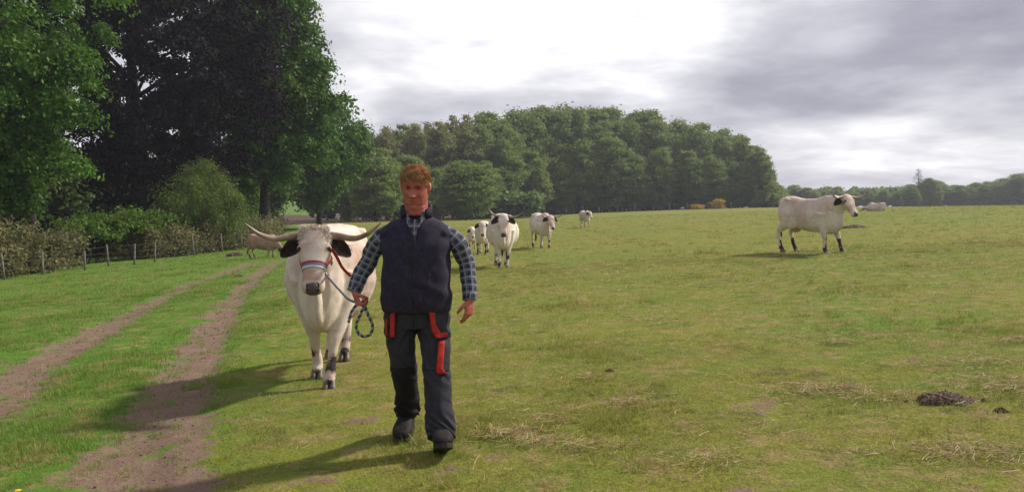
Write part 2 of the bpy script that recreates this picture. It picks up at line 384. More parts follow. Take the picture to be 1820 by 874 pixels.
iop = g.n('GeometryNodeInstanceOnPoints', {'Pick Instance': True}); g.link(gi.outputs[0], iop.inputs['Points']); g.link(ci.outputs[0], iop.inputs['Instance'])
g.link(na('which', 'INT'), iop.inputs['Instance Index']); g.link(rot, iop.inputs['Rotation']); g.link(na('size', 'FLOAT'), iop.inputs['Scale']); g.link(iop.outputs[0], go.inputs[0])
grass.modifiers.new('set_out', 'NODES').node_group = ng

# straw and hay
m_straw = mat('dry_straw', (.44, .33, .17), .7, .2, (.26, .16, .08), 14)
m_dung = mat('dung', (.055, .035, .028), .8, .3, (.13, .08, .055), 40, .8, 90)
def straw_strands(n, rx, ry, hz, L, wd, rs_, bend=.5):
    V = []; Q = []
    for k in range(n):
        a = rs_.normal(0, .5, 2); cx, cy = a[0] * rx, a[1] * ry; fall = math.exp(-(a[0] ** 2 + a[1] ** 2) * 1.2)
        cz = hz * fall * rs_.random() + .008; az = rs_.uniform(0, 6.28); l_ = L * rs_.uniform(.35, 1.2); tilt = rs_.normal(0, .22); curl = rs_.normal(0, bend); b = len(V); w_ = wd * rs_.uniform(.6, 1.3)
        for q in range(4):
            u = q / 3 - .5; az2 = az + curl * u
            x = cx + math.cos(az2) * l_ * u; y = cy + math.sin(az2) * l_ * u; z = max(cz + math.sin(tilt) * l_ * u, .005)
            V += [(x - math.sin(az2) * w_, y + math.cos(az2) * w_, z + w_ * .5), (x + math.sin(az2) * w_, y - math.cos(az2) * w_, z - w_ * .5)]
        Q += [(b + 2 * q, b + 2 * q + 1, b + 2 * q + 3, b + 2 * q + 2) for q in range(3)]
    return V, Q
hay_spots = [(905, 775, .30, .11, 'pale tan hay tuft on the grass, closest to the man\'s boots', 150), (955, 790, .22, .08, 'thin hay wisp beside the pale tuft right of the man\'s boots', 60),
 (1055, 798, .32, .10, 'flat wisp of hay in the foreground grass, centre right', 80), (1260, 822, .30, .12, 'tangled grey brown straw clump nearest the camera at bottom centre right', 110),
 (1720, 808, .42, .13, 'large pale straw heap near the bottom right corner', 230), (1455, 697, .50, .14, 'long reddish straw patch left of the dung heap', 240),
 (1570, 710, .42, .12, 'pale flat straw patch between the reddish straw and the dung heap', 130), (1790, 690, .55, .30, 'widest spread of loose straw at the right edge of the field', 300),
 (1725, 648, .75, .14, 'long thin straw swath above the dung heap', 200), (1491, 612, .20, .09, 'small compact rusty straw clump standing alone', 90),
 (1110, 722, .30, .10, 'brown straw tuft in the middle of the foreground grass', 90), (1052, 674, .28, .08, 'small faded straw streak right of the man\'s knees', 70),
 (1360, 770, .26, .06, 'single bent wisp of straw left of the bottom right grass', 25), (985, 752, .18, .09, 'sparse upright dry tuft above the pale tan hay', 60),
 (1810, 608, .25, .10, 'rusty straw clump cut by the right edge of the picture', 90), (1235, 768, .16, .10, 'small leaning straw wisp above the tangled clump', 30),
 (1160, 570, .35, .15, 'faint brown straw patch in the middle distance', 70), (1560, 600, .5, .2, 'thin scattered straw beyond the rusty clump', 60)]
for i, (hx, hy, a_, b_, lab, n_) in enumerate(hay_spots):
    r_ = np.random.default_rng(50 + i); n_ = int(n_ * 1.5); V, Q = straw_strands(int(n_ * 1.3), a_, b_ * 1.7, .045, .10, .0013, r_, .22)
    p = at(hx, hy); o = empty('hay_clump', (p[0], p[1], p[2] + .012)); tag(new_obj('straw', np_mesh('straw', V, Q), o, m_straw), kind='stuff')
    tag(o, lab, 'hay clump', 'clumps of loose hay on the grass')
# loose single straws everywhere
r_ = np.random.default_rng(99); V = []; Q = []
for k in range(8000):
    y = math.sqrt(r_.uniform(3.6 ** 2, 22 ** 2)); x = r_.uniform(-.3, .66) * y
    if nz(np.array([[x, y, 0]]), .8, 3)[0] + nz(np.array([[x, y, 0]]), 2.3, 1)[0] * .6 + r_.normal(0, .45) < .05: continue
    a, b = straw_strands(1, .01, .01, .02, .14, .0015 * max(1, y / 8), r_, .5); a = np.array(a) + (x, y, float(gz(x, y)) + .016); q0 = len(V); V += list(a); Q += [tuple(q0 + i for i in f) for f in b]
tag(new_obj('loose_straw', np_mesh('loose_straw', V, Q), None, m_straw), 'single pale straws strewn over the grazed turf', 'straw', kind='stuff')
# clods and crumbs of soil in the wheel ruts
r_ = np.random.default_rng(123); n_ = 9000; Yc = np.sqrt(r_.uniform(3.4 ** 2, 24 ** 2, n_)); Xc = r_.uniform(-.66, .1, n_) * Yc; kk = dirt_at(Xc, Yc) > .55; Xc, Yc = Xc[kk], Yc[kk]; n_ = len(Xc)
o6 = np.array([(1, 0, 0), (-1, 0, 0), (0, 1, 0), (0, -1, 0), (0, 0, 1), (0, 0, -1)], float); f8 = np.array([(0, 2, 4), (2, 1, 4), (1, 3, 4), (3, 0, 4), (2, 0, 5), (1, 2, 5), (3, 1, 5), (0, 3, 5)])
sz_ = (r_.uniform(.003, .011, n_) * (1 + .06 * Yc))[:, None, None]; Vc = o6[None] * sz_ * r_.uniform(.6, 1.3, (n_, 6, 1)) * np.array((1, 1, .6)) + np.stack([Xc, Yc, gz(Xc, Yc) - .035 * sstep(dirt_at(Xc, Yc), .3, 1) + .002], 1)[:, None]
m_clod = mat('soil_clod', (.09, .055, .042), .95, .1, (.24, .16, .12), 3)
tag(new_obj('soil_crumbs', np_mesh('soil_crumbs', Vc.reshape(-1, 3), (f8[None] + 6 * np.arange(n_)[:, None, None]).reshape(-1, 3)), None, m_clod), 'crumbs and clods of dry soil lying in the wheel ruts', 'soil', kind='stuff')
# dung heaps
def heap(px_, py_, rx, ry, h, lab, seed, m_=None, name='dung_heap', cat='dung'):
    r_ = np.random.default_rng(seed); n = 64; X_, Y_ = np.meshgrid(np.linspace(-1, 1, n), np.linspace(-1, 1, n)); rr = np.hypot(X_, Y_)
    P_ = np.stack([X_ * rx, Y_ * ry, X_ * 0], -1).reshape(-1, 3)
    k = .28 * nz(P_, 3.2 / rx, seed) + .22 * nz(P_, 7 / rx, seed + 1); hh = np.clip(1 - rr.ravel() - .1 + k * .8, -.1, 1); Z = h * np.clip(hh, 0, 1) ** .7 + r_.normal(0, .10 * h, n * n) * (hh > 0) + .25 * h * abs(nz(P_, 22 / rx, seed + 2)) * (hh > 0) - .012 * (hh <= 0)
    P_[:, 2] = Z; i = (np.arange(n - 1)[:, None] * n + np.arange(n - 1)[None]).ravel()
    me = np_mesh(name, P_, np.stack([i, i + 1, i + n + 1, i + n], 1), False); o = new_obj(name, me, None, m_ or m_dung); p = at(px_, py_); o.location = (p[0], p[1], p[2] - .004)
    if cat == 'dung' and rx > .15: V, Q = straw_strands(70, rx * 1.1, ry * 1.1, h * 1.6, .09, .0016, r_, .3); tag(new_obj('straw', np_mesh('straw', V, Q), o, m_straw), kind='stuff')
    return tag(o, lab, cat, 'dung heaps in the field' if cat == 'dung' else None)
heap(1680, 712, .27, .2, .065, 'dark brown dung heap mixed with straw, biggest one in the field', 1)
heap(1780, 733, .05, .045, .03, 'small dark dung lump near the right edge below the straw', 2)
heap(418, 455, .45, .35, .18, 'black round lump in the grass beside the grazing brown cow', 4)
heap(424, 492, .15, .12, .07, 'tiny dark dung lump between the two wheel ruts', 5)
heap(1085, 660, .05, .04, .03, 'tiny dark clod in the grass right of the man', 6)
heap(1520, 405, .6, .4, .12, 'dark dung spot in the grass behind the right hand cow', 8)
# dandelions
m_yel = mat('yellow_petals', (.80, .58, .02), .6, .2)
m_stem = mat('green_stem', (.08, .14, .03), .6, .2)
for px_, py_, lab in ((243, 622, 'yellow dandelion on the grass strip between the ruts'), (33, 889, 'yellow dandelion at the bottom left corner')):
    p = at(px_, py_); e = tag(empty('dandelion', p), lab, 'flower', 'dandelions in the grass'); m1 = MB()
    for k in range(18):
        a = k * 6.283 / 18; r1 = .017
        m1.add([(0, 0, .052), (r1 * math.cos(a - .12), r1 * math.sin(a - .12), .056), (r1 * 1.15 * math.cos(a), r1 * 1.15 * math.sin(a), .054), (r1 * math.cos(a + .12), r1 * math.sin(a + .12), .056)], [(0, 1, 2, 3)])
    m1.ball((0, 0, .053), (.007, .007, .005), 8, 5); m1.build('petals', m_yel, e)
    MB().tube([(0, 0, 0), (.003, 0, .03), (0, 0, .052)], [.0018] * 3, 5, 3).build('stem', m_stem, e)
# ------------------------------------------------------------------ trees
def bark_mat(name, a, b):
    m_ = mat(name, a, .9, .1, b, 6, .6, 25); return m_
m_bark = bark_mat('bark_dark', (.025, .020, .018), (.060, .050, .042))
m_bark_pale = bark_mat('bark_pale', (.20, .18, .15), (.10, .09, .075))
m_leaf_backlit_tone = leaf_mat('leaves_backlit_tone', (.010, .008, .012), (.020, .015, .021), .06, (.018, .042, .008), .08, .85)  # near black: backlit shade is painted into this leaf colour
m_leaf_green = leaf_mat('leaves_green', (.022, .062, .007), (.105, .225, .020), .30)
m_leaf_mid = leaf_mat('leaves_mid_green', (.040, .085, .020), (.130, .220, .045), .42, (.15, .19, .05))
m_leaf_wood = leaf_mat('leaves_woodland', (.085, .135, .032), (.255, .345, .082), .44, (.22, .23, .08))
m_leaf_pale = leaf_mat('leaves_pale_top', (.110, .140, .040), (.290, .310, .110), .45, (.24, .20, .12))
m_leaf_birch = leaf_mat('leaves_birch', (.060, .105, .020), (.170, .230, .048), .38)
m_leaf_bramble = leaf_mat('leaves_bramble', (.085, .085, .040), (.220, .220, .090), .35, (.34, .24, .14))
m_leaf_bright = leaf_mat('leaves_bright', (.050, .105, .012), (.140, .240, .030), .38)
m_gorse = leaf_mat('gorse_flowers', (.30, .20, .02), (.62, .42, .03), .2)
def leaves(C, Sz, n_each, leaf, rs_, up=.22, flat=.6, aspect=.55, droop=0.0):
    """C (k,3) clump centres, Sz (k,) radii: rhombic leaves spread through each clump"""
    k = len(C); tot = k * n_each
    ci_ = np.repeat(np.arange(k), n_each)
    q = rs_.normal(0, .5, (tot, 3)); q *= (1, 1, flat); ln = np.linalg.norm(q, axis=1); far = ln > 1.25; q[far] *= (1.25 / ln[far])[:, None]
    P_ = C[ci_] + q * Sz[ci_][:, None]; P_[:, 2] -= droop * (q[:, 0] ** 2 + q[:, 1] ** 2) * Sz[ci_]
    N = rs_.normal(0, 1, (tot, 3)); N /= np.linalg.norm(N, axis=1)[:, None]; N *= .75; N[:, 2] += up; N += .9 * q; N /= np.linalg.norm(N, axis=1)[:, None]
    A_ = rs_.normal(0, 1, (tot, 3)); A_ -= N * (A_ * N).sum(1)[:, None]; A_ /= np.linalg.norm(A_, axis=1)[:, None]; B_ = np.cross(N, A_)
    s_ = leaf * rs_.uniform(.55, 1.35, tot)[:, None]
    V = np.stack([P_ - A_ * s_, P_ - B_ * s_ * aspect + A_ * s_ * .1, P_ + A_ * s_, P_ + B_ * s_ * aspect - A_ * s_ * .1 + N * s_ * .1], 1).reshape(-1, 3)
    Q = np.arange(tot * 4).reshape(-1, 4)
    ct = rs_.random(k)[ci_]; tint = np.clip(.45 * ct + .55 * rs_.random(tot) ** 1.3, 0, 1)
    return V, Q, tint, np.clip(.5 * rs_.random(k)[ci_] + .5 * rs_.random(tot), 0, 1)
def crown_points(rs_, H, Rr, base, n, inner=.35, lumps=5, top=.5, wob=.22, squash=1.0):
    """clump centres through an uneven crown between base and H"""
    ld = rs_.normal(0, 1, (lumps, 3)); ld /= np.linalg.norm(ld, axis=1)[:, None]; la = rs_.uniform(-wob, wob, lumps)
    dv = rs_.normal(0, 1, (n, 3)); dv /= np.linalg.norm(dv, axis=1)[:, None]
    rr = inner + (1 - inner) * rs_.random(n) ** .45
    k = 1 + (np.maximum(dv @ ld.T - .45, 0) * 1.8 * la).sum(1)
    hz = (H - base) / 2; z = base + hz + dv[:, 2] * rr * hz * k
    prof = np.clip((z - base) / (H - base), 0, 1); wdt = np.interp(prof, [0, .15, .4, .7, 1], [.75, .95, 1.0, .88, top])
    C = np.stack([dv[:, 0] * rr * Rr * k * wdt, dv[:, 1] * rr * Rr * k * wdt * squash, np.minimum(z, H)], 1)
    return C
def wood_mb(rs_, C, H, base, r0, n_limb, lean=(0, 0), fork=.5):
    m_ = MB(); topz = base + (H - base) * .72
    tp = [(0, 0, -.3), (lean[0] * .15, lean[1] * .15, H * .06), (lean[0] * .4 + rs_.normal(0, .1), lean[1] * .4 + rs_.normal(0, .1), base + (H - base) * .12), (lean[0] * .8 + rs_.normal(0, .3), lean[1] * .8 + rs_.normal(0, .3), base + (H - base) * .45), (lean[0], lean[1], topz)]
    m_.tube(tp, [r0 * 1.35, r0, r0 * .8, r0 * .5, r0 * .12], 10, 4, ref=(1, 0, 0), fn=lambda L, a: 1 + .07 * math.sin(3 * a + L))
    TP = catmull(tp, 6)
    for c_ in C[rs_.permutation(len(C))[:n_limb]]:
        zs = max(base * .8, c_[2] - (.25 + .3 * rs_.random()) * math.hypot(c_[0], c_[1]) - .4); i = int(np.argmin(abs(TP[:, 2] - min(zs, topz * .95)))); a_ = TP[i]
        mid = a_ * .5 + c_ * .5 + (0, 0, .08 * np.linalg.norm(c_ - a_)) + rs_.normal(0, .04 * np.linalg.norm(c_ - a_), 3)
        rl = r0 * rs_.uniform(.16, .30)
        m_.tube([a_, mid, c_], [rl, rl * .55, rl * .15], 5, 3, ref=(.1, .2, 1))
    return m_
def tree_meshes(seed, H, Rr, base, nclump, n_each, leaf, clump, m_leaf, m_b, r0, n_limb=30, name='crown', lean=(0, 0), C=None, **kw):
    rs_ = np.random.default_rng(seed); lk = {k_: kw.pop(k_) for k_ in ('up', 'flat', 'droop', 'aspect') if k_ in kw}
    if C is None: C = crown_points(rs_, H, Rr, base, nclump, **kw); C[:, :2] += np.array(lean) * np.clip(C[:, 2:] / H, 0, 1)
    Sz = clump * rs_.uniform(.6, 1.3, len(C)); V, Q, t1, t2 = leaves(C, Sz, n_each, leaf, rs_, **lk)
    lm = np_mesh(name, V, Q, False, {'tint': ('FACE', t1), 'tint2': ('FACE', t2)}); lm.materials.append(m_leaf)
    tm = wood_mb(rs_, C, H, base, r0, n_limb, lean).mesh('trunk'); tm.materials.append(m_b); return lm, tm
def plant_tree(meshes, loc, label, name='tree', cat='tree', group=None, scale=1.0, rz=0.0, sz=None):
    e = tag(empty(name, loc, rz), label, cat, group); s_ = scale if hasattr(scale, '__len__') else (scale, scale, sz or scale); e.scale = s_
    new_obj('crown', meshes[0], e); new_obj('trunk', meshes[1], e); return e
# --- big trees on the left, behind the hedge
def limb_sprays(rs_, tips, n, spread):
    """extra clumps strung along sweeping outer branches"""
    out = []
    for a_, b_ in tips:
        a_, b_ = np.array(a_, float), np.array(b_, float)
        for k in range(n):
            u = rs_.uniform(.15, 1.0); out.append(a_ + (b_ - a_) * u + rs_.normal(0, spread * (1.15 - u * .7), 3) * (1, 1, .5))
    return np.array(out)
# wide beech, backlit shade painted into the leaf colour, sky through it
rs_ = np.random.default_rng(21)
C = crown_points(rs_, 26, 11.0, 2.4, 470, inner=.2, wob=.15)
C = C[~((C[:, 2] < 5.5) & (rs_.random(len(C)) < .35))]
cb = tree_meshes(21, 26, 10, 2.6, 0, 260, .165, 1.15, m_leaf_backlit_tone, m_bark, .62, 70, C=C, flat=.5, droop=.5)
x, y, z = onray(245, 60); plant_tree(cb, (x, y, z), 'huge beech with backlit shade painted into its near black leaves, tallest tree on the left', 'beech_tree')
# left edge tree with bright green leaves, closest
rs_ = np.random.default_rng(22)
C = np.vstack([crown_points(rs_, 19, 5.9, 3.5, 170, inner=.35, wob=.35), limb_sprays(rs_, [((0, 0, 7), (4.4, -1.2, 4.8)), ((0, 0, 8), (5.0, -1, 7.4)), ((0, 0, 10), (4.8, -.5, 9.4)), ((0, 0, 6), (2.6, -2.0, 3.4)), ((0, 0, 5), (3.0, -1.5, 2.7)), ((0, 0, 5), (1.2, -2.5, 2.6)), ((1, 0, 6), (3.8, -1, 5.8))], 16, .8)])
t1_ = tree_meshes(22, 19, 6, 3.0, 0, 230, .105, .78, m_leaf_green, m_bark, .38, 60, C=C, flat=.5, droop=.6)
x, y, z = onray(-25, 38); plant_tree(t1_, (x, y, z), 'bright green leafy tree cut by the left edge of the picture', 'broadleaf_tree')
m_dead = mat('dead_twig', (.30, .27, .24), .8)
# tall green tree right of the beech, its branch tips against the sky
rs_ = np.random.default_rng(23)
C = np.vstack([crown_points(rs_, 25, 5.0, 4.5, 300, inner=.3, wob=.3), limb_sprays(rs_, [((0, 0, 12), (5.2, -1, 14.2)), ((0, 0, 10), (6.3, 0, 11.4)), ((0, 0, 8), (5.4, 0, 9.0)), ((0, 0, 16), (3.2, 0, 18.6)), ((0, 0, 18), (3.0, 0, 20)), ((0, 0, 9), (5, -2, 7))], 22, .85)])
t3_ = tree_meshes(23, 25, 5, 4.0, 0, 210, .16, 1.0, m_leaf_green, m_bark, .42, 70, C=C, flat=.45, droop=.7)
x, y, z = onray(470, 68); plant_tree(t3_, (x, y, z), 'tall green tree whose branch tips reach into the sky beside the beech', 'broadleaf_tree')
# rounded mid green tree at the end of the hedge
t4_ = tree_meshes(24, 14.2, 5.8, 2.0, 240, 200, .20, 1.15, m_leaf_green, m_bark, .30, 40, inner=.3, wob=.2)
x, y, z = onray(568, 92); plant_tree(t4_, (x, y, z), 'rounded mid green tree at the far end of the hedge, left of the woodland', 'broadleaf_tree')
t4b = tree_meshes(25, 10.5, 3.8, 1.2, 130, 190, .18, 1.0, m_leaf_mid, m_bark, .20, 30, inner=.3)
x, y, z = onray(462, 84); plant_tree(t4b, (x, y, z), 'smaller dark leaved tree under the tall green tree, above the far hedge', 'broadleaf_tree')
# feathery young birch
rs_ = np.random.default_rng(26); C = crown_points(rs_, 5.0, 2.7, .3, 230, inner=.15, top=.5, wob=.4, lumps=8)
bi = tree_meshes(26, 5.0, 2.4, .4, 0, 130, .070, .55, m_leaf_birch, m_bark_pale, .07, 60, C=C, flat=1.1, aspect=.4)
x, y, z = onray(372, 50.5); plant_tree(bi, (x, y, z), 'feathery pale green young birch standing behind the middle of the hedge', 'birch_tree')
# trees farther back behind the beech (seen through gaps)
bk = [tree_meshes(30 + i, 12 + 2 * i, 4.6 + .4 * i, 1.0, 130, 130, .30, 1.5, m_leaf_mid, m_bark, .28, 25, inner=.25, wob=.25) for i in range(3)]
for k, (px_, yy, i, s_, lab) in enumerate([(60, 72, 0, .8, 'mid green tree seen dimly behind the left edge tree'), (330, 82, 1, .75, 'green tree behind the birch, below the beech crown'), (165, 88, 0, .62, 'low green tree in the gap beneath the beech crown'),
        (255, 100, 1, .62, 'distant small tree under the right side of the beech'), (-120, 60, 2, 1.0, 'tall tree just outside the left edge behind the hedge'), (420, 105, 2, .7, 'tree behind the small dark leaved tree'), (-300, 50, 1, 1.0, 'tree outside the left edge beyond the hedge')]):
    x, y, z = onray(px_, yy); plant_tree(bk[i], (x, y, z), lab, 'broadleaf_tree', scale=s_, rz=k * 1.3)
# --- woodland across the field: each tree its own object, meshes shared
wd = [tree_meshes(40 + i, 20, Rr, b_, nc, 110 if i != 5 else 85, .27, cl, m_leaf_wood if i != 5 else m_leaf_pale, mb_, .24, nl, inner=inn, wob=.25, top=tp_) for i, (Rr, b_, nc, cl, mb_, nl, inn, tp_) in enumerate([
    (4.6, .2, 230, 1.25, m_bark, 20, .35, .5), (5.2, .4, 250, 1.3, m_bark, 20, .4, .6), (4.0, 3.5, 130, 1.4, m_bark, 24, .3, .45), (3.8, 6.0, 85, 1.15, m_bark_pale, 40, .2, .5), (5.6, .0, 260, 1.3, m_bark, 16, .45, .65), (3.4, 5.0, 80, 1.05, m_bark_pale, 60, .1, .55)])]
sil_x = [600, 640, 665, 700, 750, 800, 850, 915, 960, 1050, 1100, 1150, 1200, 1250, 1300, 1330, 1350, 1368, 1385]
sil_y = [245, 232, 212, 198, 196, 190, 188, 180, 183, 178, 184, 188, 206, 213, 222, 238, 268, 312, 335]
ro = np.random.default_rng(5)
def wood_tree(px_, yy, frac, kind, lab, grp, name='woodland_tree', wide=1.0):
    x, y, z = onray(px_, yy); topz = EYE + (HZ - float(np.interp(px_, sil_x, sil_y))) / F_PX * yy; h = max((topz - z) * frac, 2.5) / 20.0
    return plant_tree(wd[kind], (x, y, z), lab, name, 'tree', grp, scale=(h * ro.uniform(.9, 1.1) * wide, h * ro.uniform(.9, 1.1) * wide, h), rz=ro.uniform(0, 6.28))
WORDS = 'first second third fourth fifth sixth seventh eighth ninth tenth eleventh twelfth thirteenth fourteenth fifteenth sixteenth seventeenth eighteenth nineteenth twentieth'.split()
def ordn(k): return WORDS[max(0, min(k, 19))]
G1 = 'trees of the wood across the field'
def yb(px_): return float(np.interp(px_, [600, 700, 850, 1000, 1300, 1380], [132, 136, 146, 166, 172, 176]))
special = {0: 'low dark green tree left of the wood, right beside the rounded tree', 1: 'dark shrubby tree just left of the man\'s head'}
for k, px_ in enumerate(np.arange(640, 1372, 24)):                     # rear row, makes the skyline
    sparse = px_ < 860
    kind = (5 if k % 3 else 3) if sparse else [0, 1, 4, 2][k % 4]
    nm = 'sparse pale topped tree in the wood\'s back row, %s from the left' % ordn(k) if sparse else ('rightmost tall tree at the end of the wood' if px_ > 1355 else 'tall tree on the rounded skyline of the wood, %s from the left' % ordn(k - 10))
    wood_tree(float(px_) + ro.uniform(-8, 8), yb(px_) + 13, ro.uniform(.87, .95), kind, nm, 'sparse trees at the left end of the wood' if sparse else (None if px_ > 1355 else G1), wide=1.15 if not sparse else .9)
for k, px_ in enumerate(np.arange(655, 1350, 42)):
    wood_tree(float(px_) + ro.uniform(-10, 10), yb(px_) + 6, ro.uniform(.80, .93), [1, 0, 4, 2][k % 4] if px_ > 840 else 5, 'bushy tree in the middle row of the wood, %s from the left' % ordn(k), 'middle row trees of the wood')
for k, px_ in enumerate(np.arange(850, 1375, 46)):
    wood_tree(float(px_) + ro.uniform(-8, 8), yb(px_), ro.uniform(.48, .74), [4, 0, 1][k % 3], 'lower leafy tree at the front edge of the wood, %s from the left' % ordn(k), 'front edge trees of the wood', wide=1.25)
for k, (px_, yy, topy, kd, wide, lab) in enumerate([(668, 118, 262, 4, 1.5, 'low dark green tree between the rounded tree and the man\'s head'), (620, 124, 250, 0, 1.2, 'dark green tree immediately right of the rounded hedge end tree'),
        (828, 128, 284, 4, 1.7, 'bright green bushy tree just right of the man\'s head'), (722, 132, 280, 1, 1.5, 'mid green bushy tree directly behind the man\'s head'), (775, 136, 300, 0, 1.4, 'low green bush in the wood right beside the man\'s ear'),
        (1362, 178, 312, 0, 1.3, 'small tree at the right hand foot of the wood'), (1345, 172, 262, 4, 1.0, 'rounded tree sloping down the right shoulder of the wood')]):
    x, y, z = onray(px_, yy); h = (EYE + (HZ - topy) / F_PX * yy - z) / 20.0
    plant_tree(wd[kd], (x, y, z), lab, 'woodland_tree', scale=(h * wide, h * wide, h), rz=k * 1.1)
# far tree line on the right
fl_x = [1360, 1400, 1450, 1500, 1560, 1600, 1640, 1680, 1720, 1770, 1820, 2400]; fl_y = [325, 330, 334, 337, 333, 330, 318, 324, 320, 312, 305, 300]
fk = 0
for row, (yy, st, fr) in enumerate(((262, 26, .94), (285, 31, 1.0))):
    for px_ in np.arange(1362 - row * 9, 2250, st):
        fk += 1; px_ = float(px_) + ro.uniform(-7, 7); topz = EYE + (HZ - float(np.interp(px_, fl_x, fl_y))) / F_PX * yy; x, y, z = onray(px_, yy); h = (topz - z) * fr * ro.uniform(.82, 1.08) / 20; wide = ro.uniform(1.5, 2.3)
        plant_tree(wd[[0, 1, 4][fk % 3]], (x, y, z - .4), ('dark tree in the low distant row on the right, %s from the big wood' % ordn((fk - 1)) if row == 0 and px_ < 1830 else 'dark tree in the rear of the low distant row along the right horizon'), 'distant_tree', 'tree', 'low distant row of trees on the right', scale=(h * wide, h * wide, h), rz=ro.uniform(0, 6.28))
for px_, topy, yy, wide, lab in ((1650, 314, 240, 1.4, 'rounded brighter green tree standing forward of the far right row'), (1618, 328, 236, 1.5, 'low green tree at the foot of the bare topped pine')):
    x, y, z = onray(px_, yy); h = (EYE + (HZ - topy) / F_PX * yy - z) / 20; plant_tree(wd[4], (x, y, z - .3), lab, 'distant_tree', scale=(h * wide, h * wide, h), rz=px_)
# bare topped pine
x, y, z = onray(1630, 250); e = tag(empty('pine_tree', (x, y, z)), 'dead pine with bare upward branches poking above the far right trees', 'tree'); m1 = MB(); rp = np.random.default_rng(8)
m1.tube([(0, 0, -.3), (.1, 0, 6), (0, .1, 11.4)], [.22, .15, .04], 7, 4, ref=(1, 0, 0)); m1.build('trunk', m_bark, e); m1 = MB()
for k in range(46):
    zz = 5 + 6.2 * k / 46; a = k * 2.4 + rp.normal(0, .6); L = ((11.8 - zz) * .40 + .3) * rp.uniform(.5, 1.15)
    m1.tube([(0, 0, zz), (math.cos(a) * L * .6, math.sin(a) * L * .6, zz + .05 * L), (math.cos(a) * L, math.sin(a) * L, zz + .35 * L)], [.05, .04, .02], 4, 2)
    for q in range(4):
        u = .4 + .15 * q; m1.tube([(math.cos(a) * L * u, math.sin(a) * L * u, zz + .1 * L), (math.cos(a + .5) * L * (u + .2), math.sin(a + .5) * L * (u + .2), zz + .3 * L)], [.03, .015], 3, 1)
m1.build('branches', m_bark, e)
# far wood mass beyond the skyline to the left and right so the horizon is closed
def mass(name, lab, pxs, yy, h, n, seed, m_=None, dep=8, leaf=.5, each=70):
    rs_ = np.random.default_rng(seed); px_ = rs_.uniform(pxs[0], pxs[1], n); Y_ = yy + rs_.uniform(0, dep, n); X_ = (px_ - CX) / F_PX * Y_
    C = np.stack([X_, Y_, gz(X_, Y_) + rs_.uniform(.3, 1, n) ** .8 * h * (.8 + .2 * nz(np.stack([X_, X_ * 0, X_ * 0], 1), .35, seed))], 1)
    V, Q, a, b = leaves(C, 1.4 * rs_.uniform(.7, 1.3, n), each, leaf, rs_); me = np_mesh(name, V, Q, False, {'tint': ('FACE', a), 'tint2': ('FACE', b)})
    return tag(new_obj(name, me, None, m_ or m_leaf_mid), lab, 'undergrowth', kind='stuff')
mass('undergrowth', 'dark undergrowth below the trees at the left end of the wood', (560, 950), 140, 4.0, 380, 61, dep=8)
mass('woodland_floor_scrub', 'shaded scrub between the trunks along the foot of the wood', (930, 1384), 173, 6.0, 620, 62, m_leaf_wood, dep=9, each=90)
mass('wood_foot_scrub', 'low dark scrub along the foot of the wood', (900, 1390), 181, 3.2, 620, 66, m_leaf_mid, dep=6, each=80)
mass('distant_scrub', 'low scrub closing the horizon below the far right trees', (1200, 2300), 288, 7.0, 1000, 63, m_leaf_wood, dep=10, leaf=.7)
mass('hedge_shade_scrub', 'scrub behind the left hedge, shade painted as near black leaves', (-700, 318), 51, 2.6, 900, 65, m_leaf_backlit_tone, dep=7, leaf=.16, each=60)  # added to darken the hedge hollow; its shade is leaf colour
mass('far_left_scrub', 'scrub on the far side behind the left hand trees', (-900, 330), 112, 3.4, 560, 64, m_leaf_mid, dep=12, leaf=.5)

# --- hedge of bramble along the left fence
HL = [(-21.5, 24), (-20.4, 31.5), (-19.9, 38), (-19.6, 42), (-18.0, 47.2), (-16.9, 51.7), (-17.5, 60), (-19.8, 72), (-24, 88), (-29, 106)]
def bush(name, lab, pts, dens, m_, leafs, clump, twigs=50, cat='hedge', seed=1, group=None):
    """pts: (x, y, height, depth) along the bush"""
    rs_ = np.random.default_rng(seed); pts = np.array(pts, float); seg = np.hypot(*np.diff(pts[:, :2], axis=0).T); n = int(seg.sum() * dens); u = rs_.uniform(0, seg.sum(), n); cum = np.concatenate([[0], np.cumsum(seg)])
    ip = [np.interp(u, cum, pts[:, i]) for i in range(4)]; ht = ip[2] * (.8 + .25 * nz(np.stack([u, u * 0, u * 0], 1), 1.4, seed) + .15 * nz(np.stack([u, u * 0, u * 0], 1), 4.1, seed + 2))
    dp = rs_.random(n); X_ = ip[0] + .35 - dp * ip[3]; Y_ = ip[1] + rs_.normal(0, .2, n); top = 1 - .6 * abs(dp - .5) ** 1.5; Z_ = gz(X_, Y_) + ht * top * rs_.random(n) ** .7
    C = np.stack([X_, Y_, Z_], 1); base = np.array([ip[0][0], ip[1][0], float(gz(ip[0][0], ip[1][0]))])
    V, Q, a, b = leaves(C - base, clump * rs_.uniform(.5, 1.3, n), leafs[0], leafs[1], rs_, flat=.8); me = np_mesh('foliage', V, Q, False, {'tint': ('FACE', a), 'tint2': ('FACE', b)})
    e = tag(empty(name, tuple(base)), lab, cat, group); new_obj('foliage', me, e, m_); m1 = MB()
    for c_ in C[:twigs]:
        g0 = np.array((c_[0] + rs_.normal(0, .2), c_[1] + rs_.normal(0, .2), float(gz(c_[0], c_[1])) - .05)); m1.tube([g0 - base, (g0 + c_) / 2 - base + rs_.normal(0, .15, 3), c_ - base + (0, 0, .1)], [.016, .011, .004], 4, 3)
    tag(m1.build('stems', m_bark_pale, e), kind='stuff'); return e
def hl(i, j, hs, dp): return [(HL[k][0] - .35, HL[k][1], h, dp) for k, h in zip(range(i, j), hs)]
